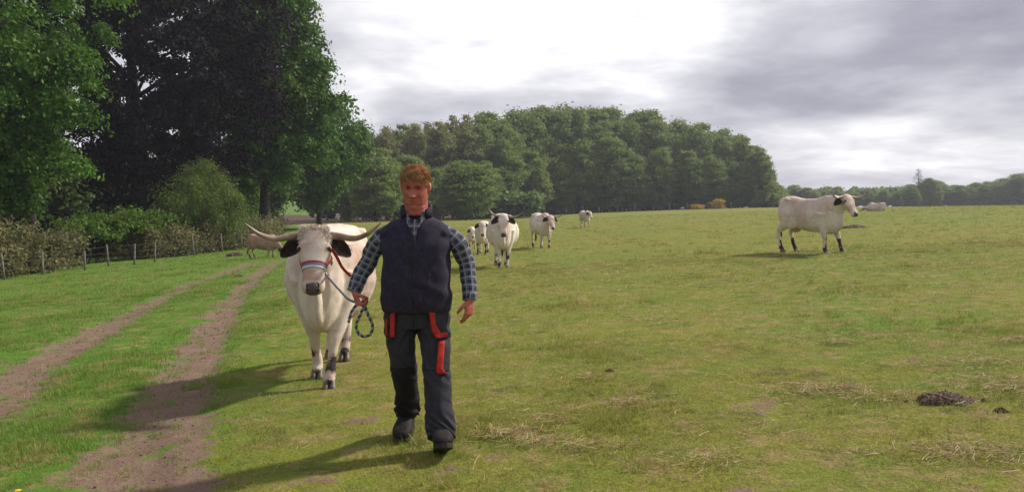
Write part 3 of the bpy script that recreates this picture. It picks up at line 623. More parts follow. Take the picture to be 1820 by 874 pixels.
bush('bramble_hedge', 'tall brownish bramble thicket behind the fence at the far left', [(-21.7, 22, 3.1, 3.4), (-21.0, 27, 3.1, 3.4), (-19.9, 31.5, 2.9, 3), (-19.6, 35.5, 2.6, 3), (-19.45, 38.4, 2.1, 3)], 34, m_leaf_bramble, (95, .075), .55, 120, seed=71)
bush('bramble_hedge', 'pale brownish hedge behind the fence, right of the dark hollow', [(-18.8, 44.2, 1.6, 2.4), (-17.6, 47.2, 1.6, 2.4), (-16.6, 51.7, 1.65, 2.4), (-17.3, 60, 1.8, 2.6)], 28, m_leaf_bramble, (90, .080), .55, 110, seed=72)
bush('bramble_hedge', 'far end of the brownish hedge narrowing towards the wood', [(-18.1, 60.5, 1.8, 3), (-20.4, 72, 1.9, 3), (-24.6, 88, 2.0, 3.4), (-29.4, 104, 2.2, 4)], 13, m_leaf_bramble, (80, .13), .75, 60, seed=73)
bush('green_bush', 'bright green bush overhanging the dark hollow in the hedge', [(-20.6, 39.0, 2.9, 2.2), (-20.2, 41.5, 3.2, 2.2), (-19.7, 44.0, 2.9, 2.2)], 60, m_leaf_bright, (0, .08), .5, 0, cat='bush', seed=74) if False else None
rs_ = np.random.default_rng(75)
def hang_bush(lab, x0, y0, x1, y1, zlo, zhi, n, seed, m_=m_leaf_bright, depth=2.2, leaf=.09):
    rs_ = np.random.default_rng(seed); u = rs_.random(n); X_ = x0 + (x1 - x0) * u - rs_.random(n) * depth; Y_ = y0 + (y1 - y0) * u; g_ = gz(X_, Y_); Z_ = g_ + zlo + (zhi - zlo) * rs_.random(n) * (.65 + .35 * np.sin(u * 3.14))
    b_ = np.array([x0, y0, float(gz(x0, y0))]); C = np.stack([X_, Y_, Z_], 1) - b_; V, Q, a, b = leaves(C, .45 * rs_.uniform(.6, 1.3, n), 100, leaf, rs_, flat=.7)
    e = tag(empty('green_bush', tuple(b_)), lab, 'bush'); new_obj('foliage', np_mesh('foliage', V, Q, False, {'tint': ('FACE', a), 'tint2': ('FACE', b)}), e, m_); m1 = MB()
    for c_ in C[:26]: m1.tube([(c_[0] * .8 - 1.0, c_[1], -.3), (c_[0] * .9 - .6, c_[1] + .1, c_[2] * .6), tuple(c_)], [.03, .02, .006], 5, 3)
    tag(m1.build('stems', m_bark, e), kind='stuff')
hang_bush('bright green bush overhanging the dark hollow in the hedge', -19.7, 40.6, -18.4, 47.5, 1.25, 2.5, 80, 76)
hang_bush('low bright green bush on top of the hedge below the birch', -19.0, 44.5, -17.2, 53.0, 1.2, 2.3, 90, 77, leaf=.08)
hang_bush('green shrub behind the bramble thicket near the leaning trunk', -22.8, 33, -22.0, 38, 1.4, 2.6, 26, 78, m_leaf_mid)
hang_bush('green shrub on the far hedge at the foot of the rounded tree', -20.5, 66, -24.5, 84, 1.2, 3.6, 110, 79, m_leaf_mid, leaf=.14)
hang_bush('tall mass of green saplings filling the gap between the birch and the rounded tree', -18.9, 58, -24.5, 88, .2, 5.2, 300, 81, m_leaf_green, 3.0, leaf=.13)
# leaning trunk in front of the beech
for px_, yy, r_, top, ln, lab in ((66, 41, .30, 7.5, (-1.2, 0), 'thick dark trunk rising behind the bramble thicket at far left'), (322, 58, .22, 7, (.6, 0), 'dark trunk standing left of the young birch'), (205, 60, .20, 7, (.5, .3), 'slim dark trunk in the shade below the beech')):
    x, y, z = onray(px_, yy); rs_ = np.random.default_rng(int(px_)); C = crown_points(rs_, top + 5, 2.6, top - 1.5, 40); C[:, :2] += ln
    plant_tree(tree_meshes(int(px_), top + 5, 2.6, top - 1.5, 0, 160, .13, .9, m_leaf_backlit_tone if px_ > 100 else m_leaf_green, m_bark, r_, 20, C=C, lean=ln), (x, y, z), lab, 'broadleaf_tree')
# gorse
for px_, yy, w_, h_, lab in ((1277, 160, 1.5, 1.7, 'yellow flowering gorse bush at the foot of the wood, the brighter right one'), (1240, 161, 1.1, .7, 'lower duller yellow gorse bush behind the fence posts, the left one')):
    x, y, z = onray(px_, yy); rs_ = np.random.default_rng(int(px_)); n = 60; C = np.stack([rs_.normal(0, .42, n) * w_, rs_.normal(0, .4, n), rs_.random(n) * h_], 1); V, Q, a, b = leaves(C, np.full(n, .45), 60, .09, rs_)
    e = tag(empty('gorse_bush', (x, y, z)), lab, 'bush'); new_obj('foliage', np_mesh('foliage', V, Q, False, {'tint': ('FACE', a), 'tint2': ('FACE', b)}), e, m_gorse); m1 = MB()
    for c_ in C[:12]: m1.tube([(c_[0] * .3, 0, -.1), tuple(c_)], [.03, .01], 4, 2)
    tag(m1.build('stems', m_bark, e), kind='stuff')
# --- fences
m_post = mat('weathered_wood', (.25, .22, .19), .9, .1, (.12, .10, .085), 12, .5, 60); m_wire = mat('wire', (.22, .21, .20), .5, .5)
def fence(lab, posts, h, r_, wires, name='wire_fence', seed=1):
    rr = random.Random(seed); e = tag(empty(name, tuple(posts[0])), lab, 'fence'); o0 = np.array(posts[0]); first = None; tops = []
    m1 = MB().tube([(0, 0, -.2), (0, 0, h * .5), (.006, 0, h - .03), (.006, 0, h)], [r_ * 1.05, r_, r_, r_ * .7], 8, 1, ref=(1, 0, 0)); pm_ = m1.mesh('post', True); pm_.materials.append(m_post)
    for p in posts:
        o = new_obj('post', pm_, e); o.location = tuple(np.array(p) - o0); o.rotation_euler = (rr.uniform(-.09, .09), rr.uniform(-.11, .11), rr.uniform(0, 6)); o.scale = (1, 1, rr.uniform(.78, 1.06))
    for wz in wires:
        m1 = MB(); pts = []
        for i, p in enumerate(posts):
            pts.append(np.array(p) - o0 + (0, -r_, wz))
            if i < len(posts) - 1: pts.append((np.array(p) + np.array(posts[i + 1])) / 2 - o0 + (0, -r_, wz - .02))
        m1.tube(pts, [.0022 if h < 1.2 else .005] * len(pts), 4, 1).build('wire', m_wire, e)
    return e
def fp(px_, py_): return at(px_, py_)
fence('weathered wire fence along the bramble hedge on the left', [fp(-60, 512), fp(8, 497), fp(76, 488), fp(151, 480), fp(193, 474), fp(239, 471), fp(275, 466), fp(345, 455), fp(395, 449), fp(430, 444)], 1.0, .045, (.35, .62, .90), seed=3)
fence('distant wire fence of pale posts in front of the wood', [onray(px_, 154) for px_ in (935, 968, 1006, 1036, 1065, 1097, 1128, 1161, 1190, 1222, 1257, 1269, 1300)], 1.3, .07, (.5, .9, 1.2), seed=4)
heap(924, 381, 1.7, 1.2, 1.45, 'rounded reddish brown straw heap beyond the field edge, behind the big cow', 15, m_straw, 'straw_heap', 'straw heap')
# ------------------------------------------------------------------ cattle
def cow_coat(name='white_coat', ca=(.66, .57, .47), cb=(.88, .81, .73)):
    m_ = bpy.data.materials.new(name); m_.use_nodes = True; t = NT(m_.node_tree); b = m_.node_tree.nodes['Principled BSDF']
    P = t.n('ShaderNodeTexCoord').outputs['Object']; n = t.noise(P, 14, 5, .65)
    c = t.mix(n, ca, cb); off = t.vm('ADD', P, t.vm('SCALE', (7.3, 3.1, 5.7), scale=t.n('ShaderNodeObjectInfo').outputs['Random'])); c = t.mix(t.m('MULTIPLY', t.smooth(t.noise(off, 2.6, 6, .62), .48, .70), .55), c, tuple(q * f for q, f in zip(ca, (.78, .62, .55)))); c = t.mix(t.m('MULTIPLY', t.smooth(t.noise(off, 11, 6, .7), .54, .72), .45), c, tuple(q * f for q, f in zip(ca, (.62, .52, .46)))); c = t.mix(t.attr('tan'), c, (.38, .235, .17)); 
    dk = t.smooth(t.m('ADD', t.attr('dark'), t.m('MULTIPLY', t.m('SUBTRACT', t.noise(P, 55, 4, .7), .5), .5)), .42, .58)
    c = t.mix(dk, c, (.040, .030, .030)); t.link(c, b.inputs['Base Color'])
    b.inputs['Roughness'].default_value = .75; b.inputs['Specular IOR Level'].default_value = .2
    t.link(t.n('ShaderNodeBump', {'Strength': .5, 'Distance': .008, 'Height': t.noise(t.vm('MULTIPLY', P, (1, 1, .35)), 90, 4, .7)}).outputs[0], b.inputs['Normal']); return m_
m_white = cow_coat(); m_brown = cow_coat('brown_coat', (.25, .165, .14), (.36, .26, .225))
m_horn = mat('horn', (.36, .27, .20), .4, .5, (.17, .12, .09), 7, .2, 50)
m_horntip = mat('horn_tip', (.05, .04, .035), .35, .5)
m_ear = mat('black_ear_fur', (.025, .018, .018), .85, .2, (.06, .04, .035), 30, .6, 150)
m_earin = mat('pink_inner_ear', (.30, .16, .12), .8, .2, (.12, .07, .06), 30)
m_eye = mat('dark_eye', (.012, .008, .008), .15, .6)
m_hoof = mat('hoof', (.07, .055, .045), .5, .4, (.16, .12, .09), 30)
m_nose = mat('wet_black_nose', (.045, .032, .035), .35, .5, (.10, .07, .07), 60, .5, 120)
m_uddr = mat('udder_skin', (.45, .28, .22), .6)
def cow(label, loc, heading, scale=1.0, yaw=0.0, pitch=55.0, poll=(1.10, 0, 1.36), feet=None, fat=1.0, horn='wide', voxel=.02, calf=False, lying=False, seed=0, hair=0, group='white park cattle in the field',
        tan=.35, spots=.55, grazing=False, udder=False, name='cow', cat='cow', horn_k=1.0, lower_dark=1.0):
    """local frame: +x forward, +y the animal's left, z up; heading = world angle of its forward direction"""
    rs_ = np.random.default_rng(1000 + seed); e = tag(empty(name, loc, heading), label, cat, group); e.scale = (scale,) * 3
    m_coat = m_brown if tan >= .9 else m_white; B = MB()
    st = [(-.92, 1.29, 1.02, .09), (-.86, 1.35, .86, .19), (-.72, 1.385, .74, .265), (-.55, 1.39, .67, .315), (-.35, 1.345, .57, .335), (-.10, 1.325, .50, .38), (.15, 1.33, .48, .375), (.35, 1.365, .48, .295), (.52, 1.40, .47, .24), (.66, 1.37, .48, .20), (.78, 1.26, .53, .16), (.87, 1.12, .64, .10)]
    st = catmull(st, 3); rings = []
    for x, zt, zb, w_ in st:
        w_ *= 1 + (fat - 1) * math.exp(-((x + .05) / .5) ** 2); zb2 = zb - .06 * (fat - 1) * 3 * math.exp(-((x) / .45) ** 2); zc = zb2 + (zt - zb2) * .46; rr = []
        ridge = math.exp(-((x + .60) / .14) ** 2)
        for j in range(28):
            a = 2 * math.pi * j / 28; ca, sa = math.cos(a), math.sin(a)
            yy = w_ * math.copysign(abs(ca) ** (.80 if sa > 0 else .9), ca)
            if sa > 0: zz = zc + (zt - zc) * (abs(sa) ** (.95)) ; zz += ridge * .025 * math.exp(-((abs(yy) - .22) / .06) ** 2)
            else: zz = zc - (zc - zb2) * abs(sa) ** .95; yy *= 1 - .16 * abs(sa)
            rr.append((x, yy, zz))
        rings.append(rr)
    B.rings(rings)
    # hook bones, shoulders, haunches
    for s_ in (-1, 1):
        B.ball((-.58, s_ * .230, 1.305), (.09, .055, .042)); B.ball((.46, s_ * .165, .98), (.17, .10, .28)); B.ball((-.64, s_ * .19, 1.0), (.24, .135, .33)); B.ball((-.40, s_ * .22, .78), (.20, .09, .20))
    poll = np.array(poll, float); ya, pi_ = R(yaw), R(pitch)
    A = np.array((math.cos(ya) * math.cos(pi_), math.sin(ya) * math.cos(pi_), -math.sin(pi_))); N = np.array((math.cos(ya) * math.sin(pi_), math.sin(ya) * math.sin(pi_), math.cos(pi_))); Sv = np.array((-math.sin(ya), math.cos(ya), 0.0))
    hk = (1.0 if hair else 1.07) if not calf else 1.14
    hs = catmull([(-.04, .05, .04, .04), (.0, .098, .075, .09), (.07, .122, .088, .125), (.15, .134, .085, .15), (.21, .126, .074, .16), (.29, .098, .064, .135), (.36, .086, .060, .105), (.43, .092, .060, .085), (.49, .093, .050, .075), (.53, .070, .034, .050)], 3) * hk
    rings = []; n = 22
    for s_, w_, f_, b_ in hs:
        rr = []
        for j in range(n):
            a = 2 * math.pi * j / n; ca, sa = math.cos(a), math.sin(a); ca2 = math.copysign(abs(ca) ** .82, ca)
            dn = f_ * abs(sa) ** .8 if sa > 0 else -b_ * abs(sa) ** 1.1
            if sa < 0: ca2 *= 1 - .38 * abs(sa) ** 1.5
            rr.append(poll + A * s_ + Sv * w_ * ca2 + N * dn)
        rings.append(rr)
    B.rings(rings)
    for s_ in (-1, 1):   # brow, eye bulge, cheek, nostril rims
        B.ball(poll + hk * (A * .165 + Sv * s_ * .108 + N * .040 - A * .012), .033 * hk); B.ball(poll + hk * (A * .20 + Sv * s_ * .085 - N * .07), (.05 * hk,) * 3)
        B.ball(poll + hk * (A * .475 + Sv * s_ * .048 + N * .022), .030 * hk)
    hb = poll + A * .10 * hk - N * .06 * hk
    nk = [(.42, 0, 1.02), (.66, poll[1] * .25, .5 * 1.06 + .5 * (hb[2] - .02) if not grazing else .98), tuple(.35 * np.array((.66, 0, 1.05)) + .65 * hb + (0, 0, .0)), tuple(hb)]
    thin = .85 if calf else 1.0
    B.tube(nk, [(.225 * thin, .33 * thin), (.175 * thin, .27 * thin), (.125 * thin, .185), (.10, .115)], 20, 5, ref=(0, 0, 1))
    if not calf: B.tube([(.62, 0, .60), (.84, poll[1] * .3, .72), tuple(.5 * np.array((.82, 0, .88)) + .5 * (hb - N * .10)), tuple(hb + A * .10 - N * .06)], [(.075, .14), (.045, .12), (.032, .09), (.03, .05)], 12, 4)
    # legs
    F = feet or [(.52, .17, 0, 0), (.40, -.17, 0, 0), (-.62, .17, 0, 0), (-.72, -.17, 0, 0)]
    hooves = []
    for i, (fx, fy, fz, kb) in enumerate(F):
        s_ = 1 if fy > 0 else -1
        s_ = (1, -1, 1, -1)[i]; q = .92 if calf else 1
        if i < 2:
            top = (.47, s_ * .19, .98); elbow = (.44 + .25 * (fx - .46), s_ * .175, .73); knee = (.47 + .62 * (fx - .46) + kb, s_ * .16 * .35 + fy * .65, .42 + fz * .4)
            fet = (fx - .01, fy, .12 + fz); ft = (fx + .03, fy, .05 + fz)
            B.tube([top, elbow, (.5 * (elbow[0] + knee[0]), .5 * (elbow[1] + knee[1]), .57), knee, (.5 * (knee[0] + fet[0]), .5 * (knee[1] + fet[1]), .27 + fz * .7), fet, ft], [(.12, .20), (.105, .155), (.078, .100), (.062 * q, .066), (.040 * q, .043), (.050 * q, .053), (.052, .056)], 14, 4, ref=(1, 0, 0))
        else:
            top = (-.62, s_ * .20, 1.05); st_ = (-.52 + .25 * (fx + .66), s_ * .205, .80); hock = (-.80 + .72 * (fx + .66) + kb, s_ * .15 * .4 + fy * .6, .50 + fz * .5)
            fet = (fx - .02, fy, .12 + fz); ft = (fx + .03, fy, .05 + fz)
            B.tube([top, st_, (.45 * st_[0] + .55 * hock[0], .5 * (st_[1] + hock[1]), .64), hock, (.5 * (hock[0] + fet[0]) - .01, .5 * (hock[1] + fet[1]), .30 + fz * .7), fet, ft], [(.14, .25), (.125, .20), (.075, .12), (.050 * q, .066), (.042 * q, .046), (.050 * q, .054), (.052, .056)], 14, 4, ref=(1, 0, 0))
        hooves.append((fx, fy, fz))
    me = remesh(B, voxel, 4, .5); V = co(me)
    d_ = V - poll; s_ = d_ @ A / hk; sid = d_ @ Sv / hk; nn = d_ @ N / hk; inhead = (s_ > -.1) & (s_ < .6) & (abs(sid) < .2) & (nn > -.24) & (nn < .16)
    Nm = normals(me); V += Nm * (.006 * nz(V, 9, seed) + .004 * nz(V, 22, seed + 3))[:, None] * (~inhead)[:, None]; ax = abs(V[:, 1]); hol = lambda cx, cz, sx, sz, a_: a_ * np.exp(-((V[:, 0] - cx) / sx) ** 2 - ((V[:, 2] - cz) / sz) ** 2) * (ax > .1)
    dsp = hol(-.42, 1.20, .10, .09, -.030) + hol(.27, .95, .035, .25, -.016) + hol(.66, 1.0, .04, .18, -.014) + hol(-.40, .70, .05, .12, -.012)
    dsp += .0045 * np.sin(V[:, 0] * 62) * np.exp(-((V[:, 0] + .02) / .24) ** 2 - ((V[:, 2] - 1.0) / .2) ** 2) + .006 * np.sin(V[:, 0] * 55 + V[:, 2] * 22) * np.exp(-((V[:, 0] - .80) / .14) ** 2 - ((V[:, 2] - .95) / .22) ** 2)
    V += Nm * (dsp * (~inhead))[:, None]; set_co(me, V)
    dark = np.zeros(len(V)); dark = np.where(inhead & (s_ > .462) & (nn > .005) & (abs(sid) < .050), 1.0, dark)
    for sg in (-1, 1): dark = np.maximum(dark, inhead * .8 * np.exp(-((s_ - .168) ** 2 + (abs(sid - sg * .120)) ** 2) / .026 ** 2))
    k = V[:, 2]; leg = (k < .5); nn2 = nz(V, 11, seed + 7) + .5 * nz(V, 23, seed)
    dark = np.maximum(dark, leg * np.clip(spots * (.55 + .75 * nn2) + lower_dark * (.56 - k * 2.0) * .72, 0, 1))
    tn = np.clip(tan * (.62 + .6 * nz(V, 2.3, seed + 1) + .35 * nz(V, 6, seed + 2)), 0, 1)
    tn = np.maximum(tn, (tan >= .9) * (.75 + .2 * nz(V, 4, seed)))
    tn = np.where(inhead & (s_ > .12) & (s_ < .44) & (nn > -.05), np.clip(tn + tan * (.5 + 1.1 * nz(V, 11, seed)), 0, .85), tn)
    tn = np.maximum(tn, leg * .55 * np.clip(1.1 - k * 1.6 + .5 * nn2, 0, 1)); tn = np.maximum(tn, .45 * np.exp(-((V[:, 2] - .60) / .12) ** 2) * (abs(V[:, 1]) < .3) * (V[:, 0] < .5) * .6)
    fattr(me, 'dark', dark); fattr(me, 'tan', tn); me.name = 'body'; body = new_obj('body', me, e, m_coat)
    for sg in (-1, 1):
        # horns
        b0 = poll + hk * (A * .015 + Sv * sg * .085 + N * .01)
        hp = dict(wide=[(0, 0, 0), (.12, -.015, .02), (.27, -.035, .06), (.39, .005, .11), (.47, .065, .15), (.52, .115, .17)], up=[(0, 0, 0), (.10, .015, .02), (.19, .07, .04), (.25, .16, .05), (.26, .24, .04)],
                  low=[(0, 0, 0), (.12, -.02, .03), (.22, .0, .08), (.31, .05, .12), (.37, .10, .13)], bud=[(0, 0, 0), (.05, .02, .0), (.08, .05, 0)], none=None)[horn if isinstance(horn, str) else horn[0 if sg < 0 else 1]]
        if hp:
            hr = .033 if not calf else .018; hpt = [b0 + horn_k * (Sv * sg * q[0] + np.array((0, 0, q[1])) + np.array((math.cos(ya), math.sin(ya), 0)) * q[2]) for q in hp]; nn_ = len(hpt)
            rr = [hr * (1 - .86 * (i / (nn_ - 1)) ** 1.3) for i in range(nn_)]
            MB().tube(hpt, rr, 12, 5, ref=(0, 0, 1), fn=lambda L, a: 1 + .03 * math.sin(L * 160) * max(0, 1 - L * 6)).build('horn', m_horn, e)
            h2 = catmull(hpt, 5)[-7:]; MB().tube([h2[0], h2[3], h2[6] + (h2[6] - h2[5]) * .3], [rr[-2] * 1.06, rr[-1] * 1.6, .003], 10, 3).build('horn_tip', m_horntip, [c_ for c_ in e.children][-1] if False else bpy.data.objects[[o.name for o in bpy.data.objects if o.parent == e and o.name.startswith('horn')][-1]])
        # ears: a cupped leaf hanging out sideways
        eb = poll + hk * (A * .055 + Sv * sg * .105 - N * .035); dr = Sv * sg * .95 + np.array((0, 0, -.30)) - N * .12; dr /= np.linalg.norm(dr); up = np.cross(dr, N) * sg; up /= np.linalg.norm(up); fn_ = np.cross(up, dr) * sg; L = .195 * hk
        E1 = MB(); pts = []
        nu, nv = 9, 7
        for layer, off in ((0, .006), (1, -.010)):
            for i in range(nu):
                u = i / (nu - 1); wd_ = .062 * hk * math.sin(math.pi * min(1, .12 + .80 * u ** .75) ) * 1.15 + .010
                if u > .97: wd_ = .012
                for j in range(nv):
                    vv = j / (nv - 1) * 2 - 1; cup = .030 * hk * (1 - vv * vv) * (1 - .5 * u)
                    pts.append(eb + dr * L * u + up * wd_ * vv + np.array((0, 0, -.05)) * u * u * hk - fn_ * (cup) + fn_ * off * math.sqrt(max(0, 1 - vv * vv)))
        fs = []
        for l_ in (0, 1):
            o_ = l_ * nu * nv
            for i in range(nu - 1):
                for j in range(nv - 1):
                    q = [o_ + i * nv + j, o_ + i * nv + j + 1, o_ + (i + 1) * nv + j + 1, o_ + (i + 1) * nv + j]; fs.append(q if l_ == 0 else q[::-1])
        E1.add(pts, fs); eo = E1.build('ear', m_ear, e)
        if hair or not calf:
            rh = np.random.default_rng(int(sg) + 5); Vh = []; Qh = []
            for k_ in range(260 if hair else 60):
                u = rh.random(); vv = rh.uniform(-1, 1); b_ = eb + dr * L * u + up * .055 * vv * (1 - .3 * u) - fn_ * .01; d2 = np.array((0, 0, -1)) * .6 + dr * .5 + rh.normal(0, .4, 3); d2 /= np.linalg.norm(d2); l2 = rh.uniform(.02, .045); sdv = np.cross(d2, rh.normal(0, 1, 3)); sdv *= .0018 / np.linalg.norm(sdv); q0 = len(Vh)
                Vh += [b_ - sdv, b_ + sdv, b_ + d2 * l2]; Qh.append((q0, q0 + 1, q0 + 2))
            new_obj('ear_hair', np_mesh('ear_hair', np.array(Vh), np.array(Qh)), eo, m_ear)
        MB().ball(poll + hk * (A * .168 + Sv * sg * .116 + N * .042), (.0165 * hk, .0165 * hk, .0145 * hk), 12, 8).build('eye', m_eye, e)
        MB().ball(poll + hk * (A * .512 + Sv * sg * .044 + N * .034), (.015 * hk, .013 * hk, .013 * hk), 8, 6).build('nostril', m_eye, e)
    # wet nose pad
    n_ = MB(); rings = []
    for s2, w_, f_ in ((.462, .050, .056), (.48, .062, .056), (.505, .062, .050), (.528, .052, .038), (.542, .03, .016)):
        rr = []
        for j in range(16):
            a = 2 * math.pi * j / 16; ca, sa = math.cos(a), math.sin(a); rr.append(poll + hk * (A * s2 + Sv * w_ * 1.05 * math.copysign(abs(ca) ** .8, ca) + N * (f_ * 1.09 * sa if sa > 0 else .012 * sa)))
        rings.append(rr)
    n_.rings(rings).build('muzzle', m_nose, e)
    for fx, fy, fz in hooves:      # cloven hoof: two toes
        h_ = MB()
        for sg in (-1, 1):
            h_.tube([(fx + .01, fy + sg * .026, .075 + fz), (fx + .035, fy + sg * .028, .035 + fz), (fx + .055, fy + sg * .030, .004 + fz), (fx + .056, fy + sg * .030, -.004 + fz)], [(.026, .036), (.029, .046), (.031, .054), (.030, .052)], 10, 2, ref=(1, 0, 0))
        h_.build('hoof', m_hoof, e)
    # tail
    tl = MB(); tp = [(-.90, 0, 1.31), (-.965, 0, 1.22), (-.985, .01, .98), (-.97, .02, .72), (-.99, .03, .55)]; tl.tube(tp, [.034, .028, .020, .016, .014], 8, 4, ref=(0, 1, 0)); to = tl.build('tail', m_coat, e)
    sw = MB().tube([(-.99, .03, .58), (-1.0, .035, .44), (-1.02, .04, .30), (-1.05, .04, .22)], [.016, .036, .030, .006], 8, 3, ref=(0, 1, 0), fn=lambda L, a: 1 + .18 * math.sin(5 * a + 30 * L)); sw.build('tail_switch', m_ear if lower_dark > .3 else m_coat, to)
    if udder: MB().ball((-.48, 0, .60), (.15, .12, .11)).build('udder', m_uddr, e)
    if hair:
        me.calc_loop_triangles(); T = np.array([tuple(q.vertices) for q in me.loop_triangles]); P3 = V[T]; ar = np.linalg.norm(np.cross(P3[:, 1] - P3[:, 0], P3[:, 2] - P3[:, 0]), axis=1); tid = rs_.choice(len(T), hair, p=ar / ar.sum())
        bc = rs_.dirichlet((1, 1, 1), hair); b_ = (P3[tid] * bc[:, :, None]).sum(1); Nn = (normals(me)[T[tid]] * bc[:, :, None]).sum(1)
        dk = (dark[T[tid]] * bc).sum(1); tt = (tn[T[tid]] * bc).sum(1); dd_ = b_ - poll; ss = dd_ @ A; sd2 = dd_ @ Sv; n2 = dd_ @ N
        ihd = (ss > -.1) & (ss < .6) & (abs(sd2) < .2) & (n2 > -.24); pl = ihd & (ss < .10) & (n2 > -.05)
        ln_ = np.where(pl, .022, np.where(ihd, .006, .011)) * rs_.uniform(.5, 1.4, hair); ln_ = np.where(ihd & (ss > .42), .002, ln_)
        dr = Nn * np.where(pl, .5, .38)[:, None] + np.array((-.35, 0, -.75)) * np.where(pl, .2, 1)[:, None] + rs_.normal(0, 1, (hair, 3)) * np.where(pl, .55, .22)[:, None]; dr /= np.linalg.norm(dr, axis=1)[:, None]
        sdv = np.cross(dr, Nn + 1e-3); sdv *= (np.where(pl, .0018, .0013) / (np.linalg.norm(sdv, axis=1) + 1e-6))[:, None]
        VV = np.stack([b_ - sdv - Nn * .002, b_ + sdv - Nn * .002, b_ + dr * ln_[:, None]], 1).reshape(-1, 3); hm = np_mesh('coat_hair', VV, np.arange(hair * 3).reshape(-1, 3), False, {'dark': ('POINT', np.repeat(dk, 3)), 'tan': ('POINT', np.repeat(tt, 3))})
        tag(new_obj('coat_hair', hm, body, m_coat), kind='stuff')
        # woolly forelock: curls on the poll
        npc = 1500; Vh = []; Qh = []
        for k_ in range(npc):
            sx = rs_.uniform(-.11, .11); s0 = rs_.uniform(-.05, .085); b_ = poll + A * s0 + Sv * sx + N * (.050 + .022 * (1 - (sx / .12) ** 2)) ; d2 = A * rs_.uniform(.0, 1) + N * rs_.uniform(-.1, .2) + Sv * (sx * 5 + rs_.normal(0, .4)) + np.array((0, 0, .05)); d2 /= np.linalg.norm(d2); cu = rs_.normal(0, 1, 3) * .5; w2 = .0022; q0 = len(Vh); p_ = b_.copy()
            for q in range(5):
                sdv = np.cross(d2, (.3, .5, .8)); sdv *= w2 * (1 - q * .2) / np.linalg.norm(sdv); Vh += [p_ - sdv, p_ + sdv]; p_ = p_ + d2 * .011; d2 = d2 + cu * .6 + np.array((0, 0, -.18)); d2 /= np.linalg.norm(d2)
            Qh += [(q0 + 2 * q, q0 + 2 * q + 1, q0 + 2 * q + 3, q0 + 2 * q + 2) for q in range(4)]
        Vh = np.array(Vh); hm = np_mesh('forelock', Vh, np.array(Qh), False, {'dark': ('POINT', np.zeros(len(Vh))), 'tan': ('POINT', np.repeat(.05 + rs_.random(npc) * .30, 10))}); tag(new_obj('forelock', hm, e, m_coat), kind='stuff')
    return dict(e=e, poll=poll, A=A, N=N, Sv=Sv, hk=hk, me=me)
def facing(dx, dy): return math.atan2(dy, dx)
gl = float(gz(-1.8, 8.45))
led = cow('large white cow with wide dark tipped horns led on a rope beside the man', (-1.80, 8.45, gl), R(-90 + 5), 1.06, yaw=3, pitch=62, poll=(1.00, .0, 1.335), feet=[(.74, .075, 0, 0), (.22, -.10, 0, 0), (-.66, .05, 0, 0), (-.92, -.12, 0, 0)],
          fat=1.08, horn='wide', horn_k=.86, voxel=.013, seed=1, hair=90000, tan=.55, spots=.46, lower_dark=.62, name='led_cow')
ZV = .021
def field_cow(px_, y_, lab, head, **k): x, y, z = onray(px_, y_); return cow(lab, (x, y, z - .01), head, **k)
field_cow(893, 22.6, 'big white cow with black ears walking towards us, one horn upright, right of the man', R(-90 + 3), scale=1.02, yaw=-1, pitch=64, poll=(1.02, -.02, 1.34), fat=1.12, horn=('up', 'low'), horn_k=1.05, voxel=.017, seed=2, feet=[(.62, .10, 0, 0), (.50, -.10, 0, 0), (-.55, .12, 0, 0), (-.8, -.14, 0, 0)], tan=.28, spots=.8)
field_cow(963, 32.5, 'pink faced white cow with level horns, right of the big approaching cow', R(-90 + 14), scale=.96, yaw=4, pitch=60, poll=(1.02, .05, 1.26), fat=1.0, horn='low', voxel=ZV, seed=3, tan=.40, feet=[(.62, .12, 0, 0), (.30, -.10, 0, 0), (-.5, .15, 0, 0), (-.8, -.14, 0, 0)])
field_cow(858, 30.2, 'half hidden young white cow standing directly behind the big black eared cow', R(-90 - 3), scale=.84, yaw=8, pitch=60, poll=(.98, .06, 1.32), fat=.9, horn='bud', calf=True, voxel=ZV, seed=4, tan=.32, spots=.9)
field_cow(839, 35.5, 'small white calf just right of the man\'s sleeve, leftmost of the cattle there', R(-90 + 2), scale=.66, yaw=10, pitch=62, poll=(.98, .03, 1.28), fat=.85, horn='none', calf=True, voxel=.024, seed=5, tan=.2, spots=.8, name='calf', cat='calf')
field_cow(1040, 60, 'small white calf alone near the distant fence, farthest right of the approaching group', R(-90 + 12), scale=.86, yaw=14, pitch=58, poll=(.98, .08, 1.28), fat=.95, horn='none', calf=True, voxel=.026, seed=6, tan=.3, spots=.6, name='calf', cat='calf')
field_cow(1442, 21.2, 'white cow walking to the right alone on the right side of the field', R(-60), scale=1.02, yaw=-12, pitch=52, poll=(1.06, -.10, 1.36), fat=.84, horn='wide', horn_k=.80, voxel=.016, seed=7, udder=True, tan=.55, spots=.9,
          feet=[(.80, .12, 0, 0), (.54, -.14, 0, 0), (-.62, .15, 0, 0), (-.80, -.15, 0, 0)])
x, y, z = onray(1557, 69); cow('white cow lying down on the ridge beyond the right hand cow', (x, y, z - .56), R(118), scale=.90, yaw=10, pitch=30, poll=(1.0, .25, .95), fat=1.2, horn='none', voxel=.026, seed=8, tan=.4)
x, y, z = at(468, 459); cow('pinkish brown cow grazing with its head down near the hedge on the left', (x, y, z - .02), R(-14), scale=.80, yaw=-12, pitch=64, poll=(1.22, -.08, .62), fat=1.0, horn='none', voxel=.024, seed=9, grazing=True, tan=1.0, spots=.5)
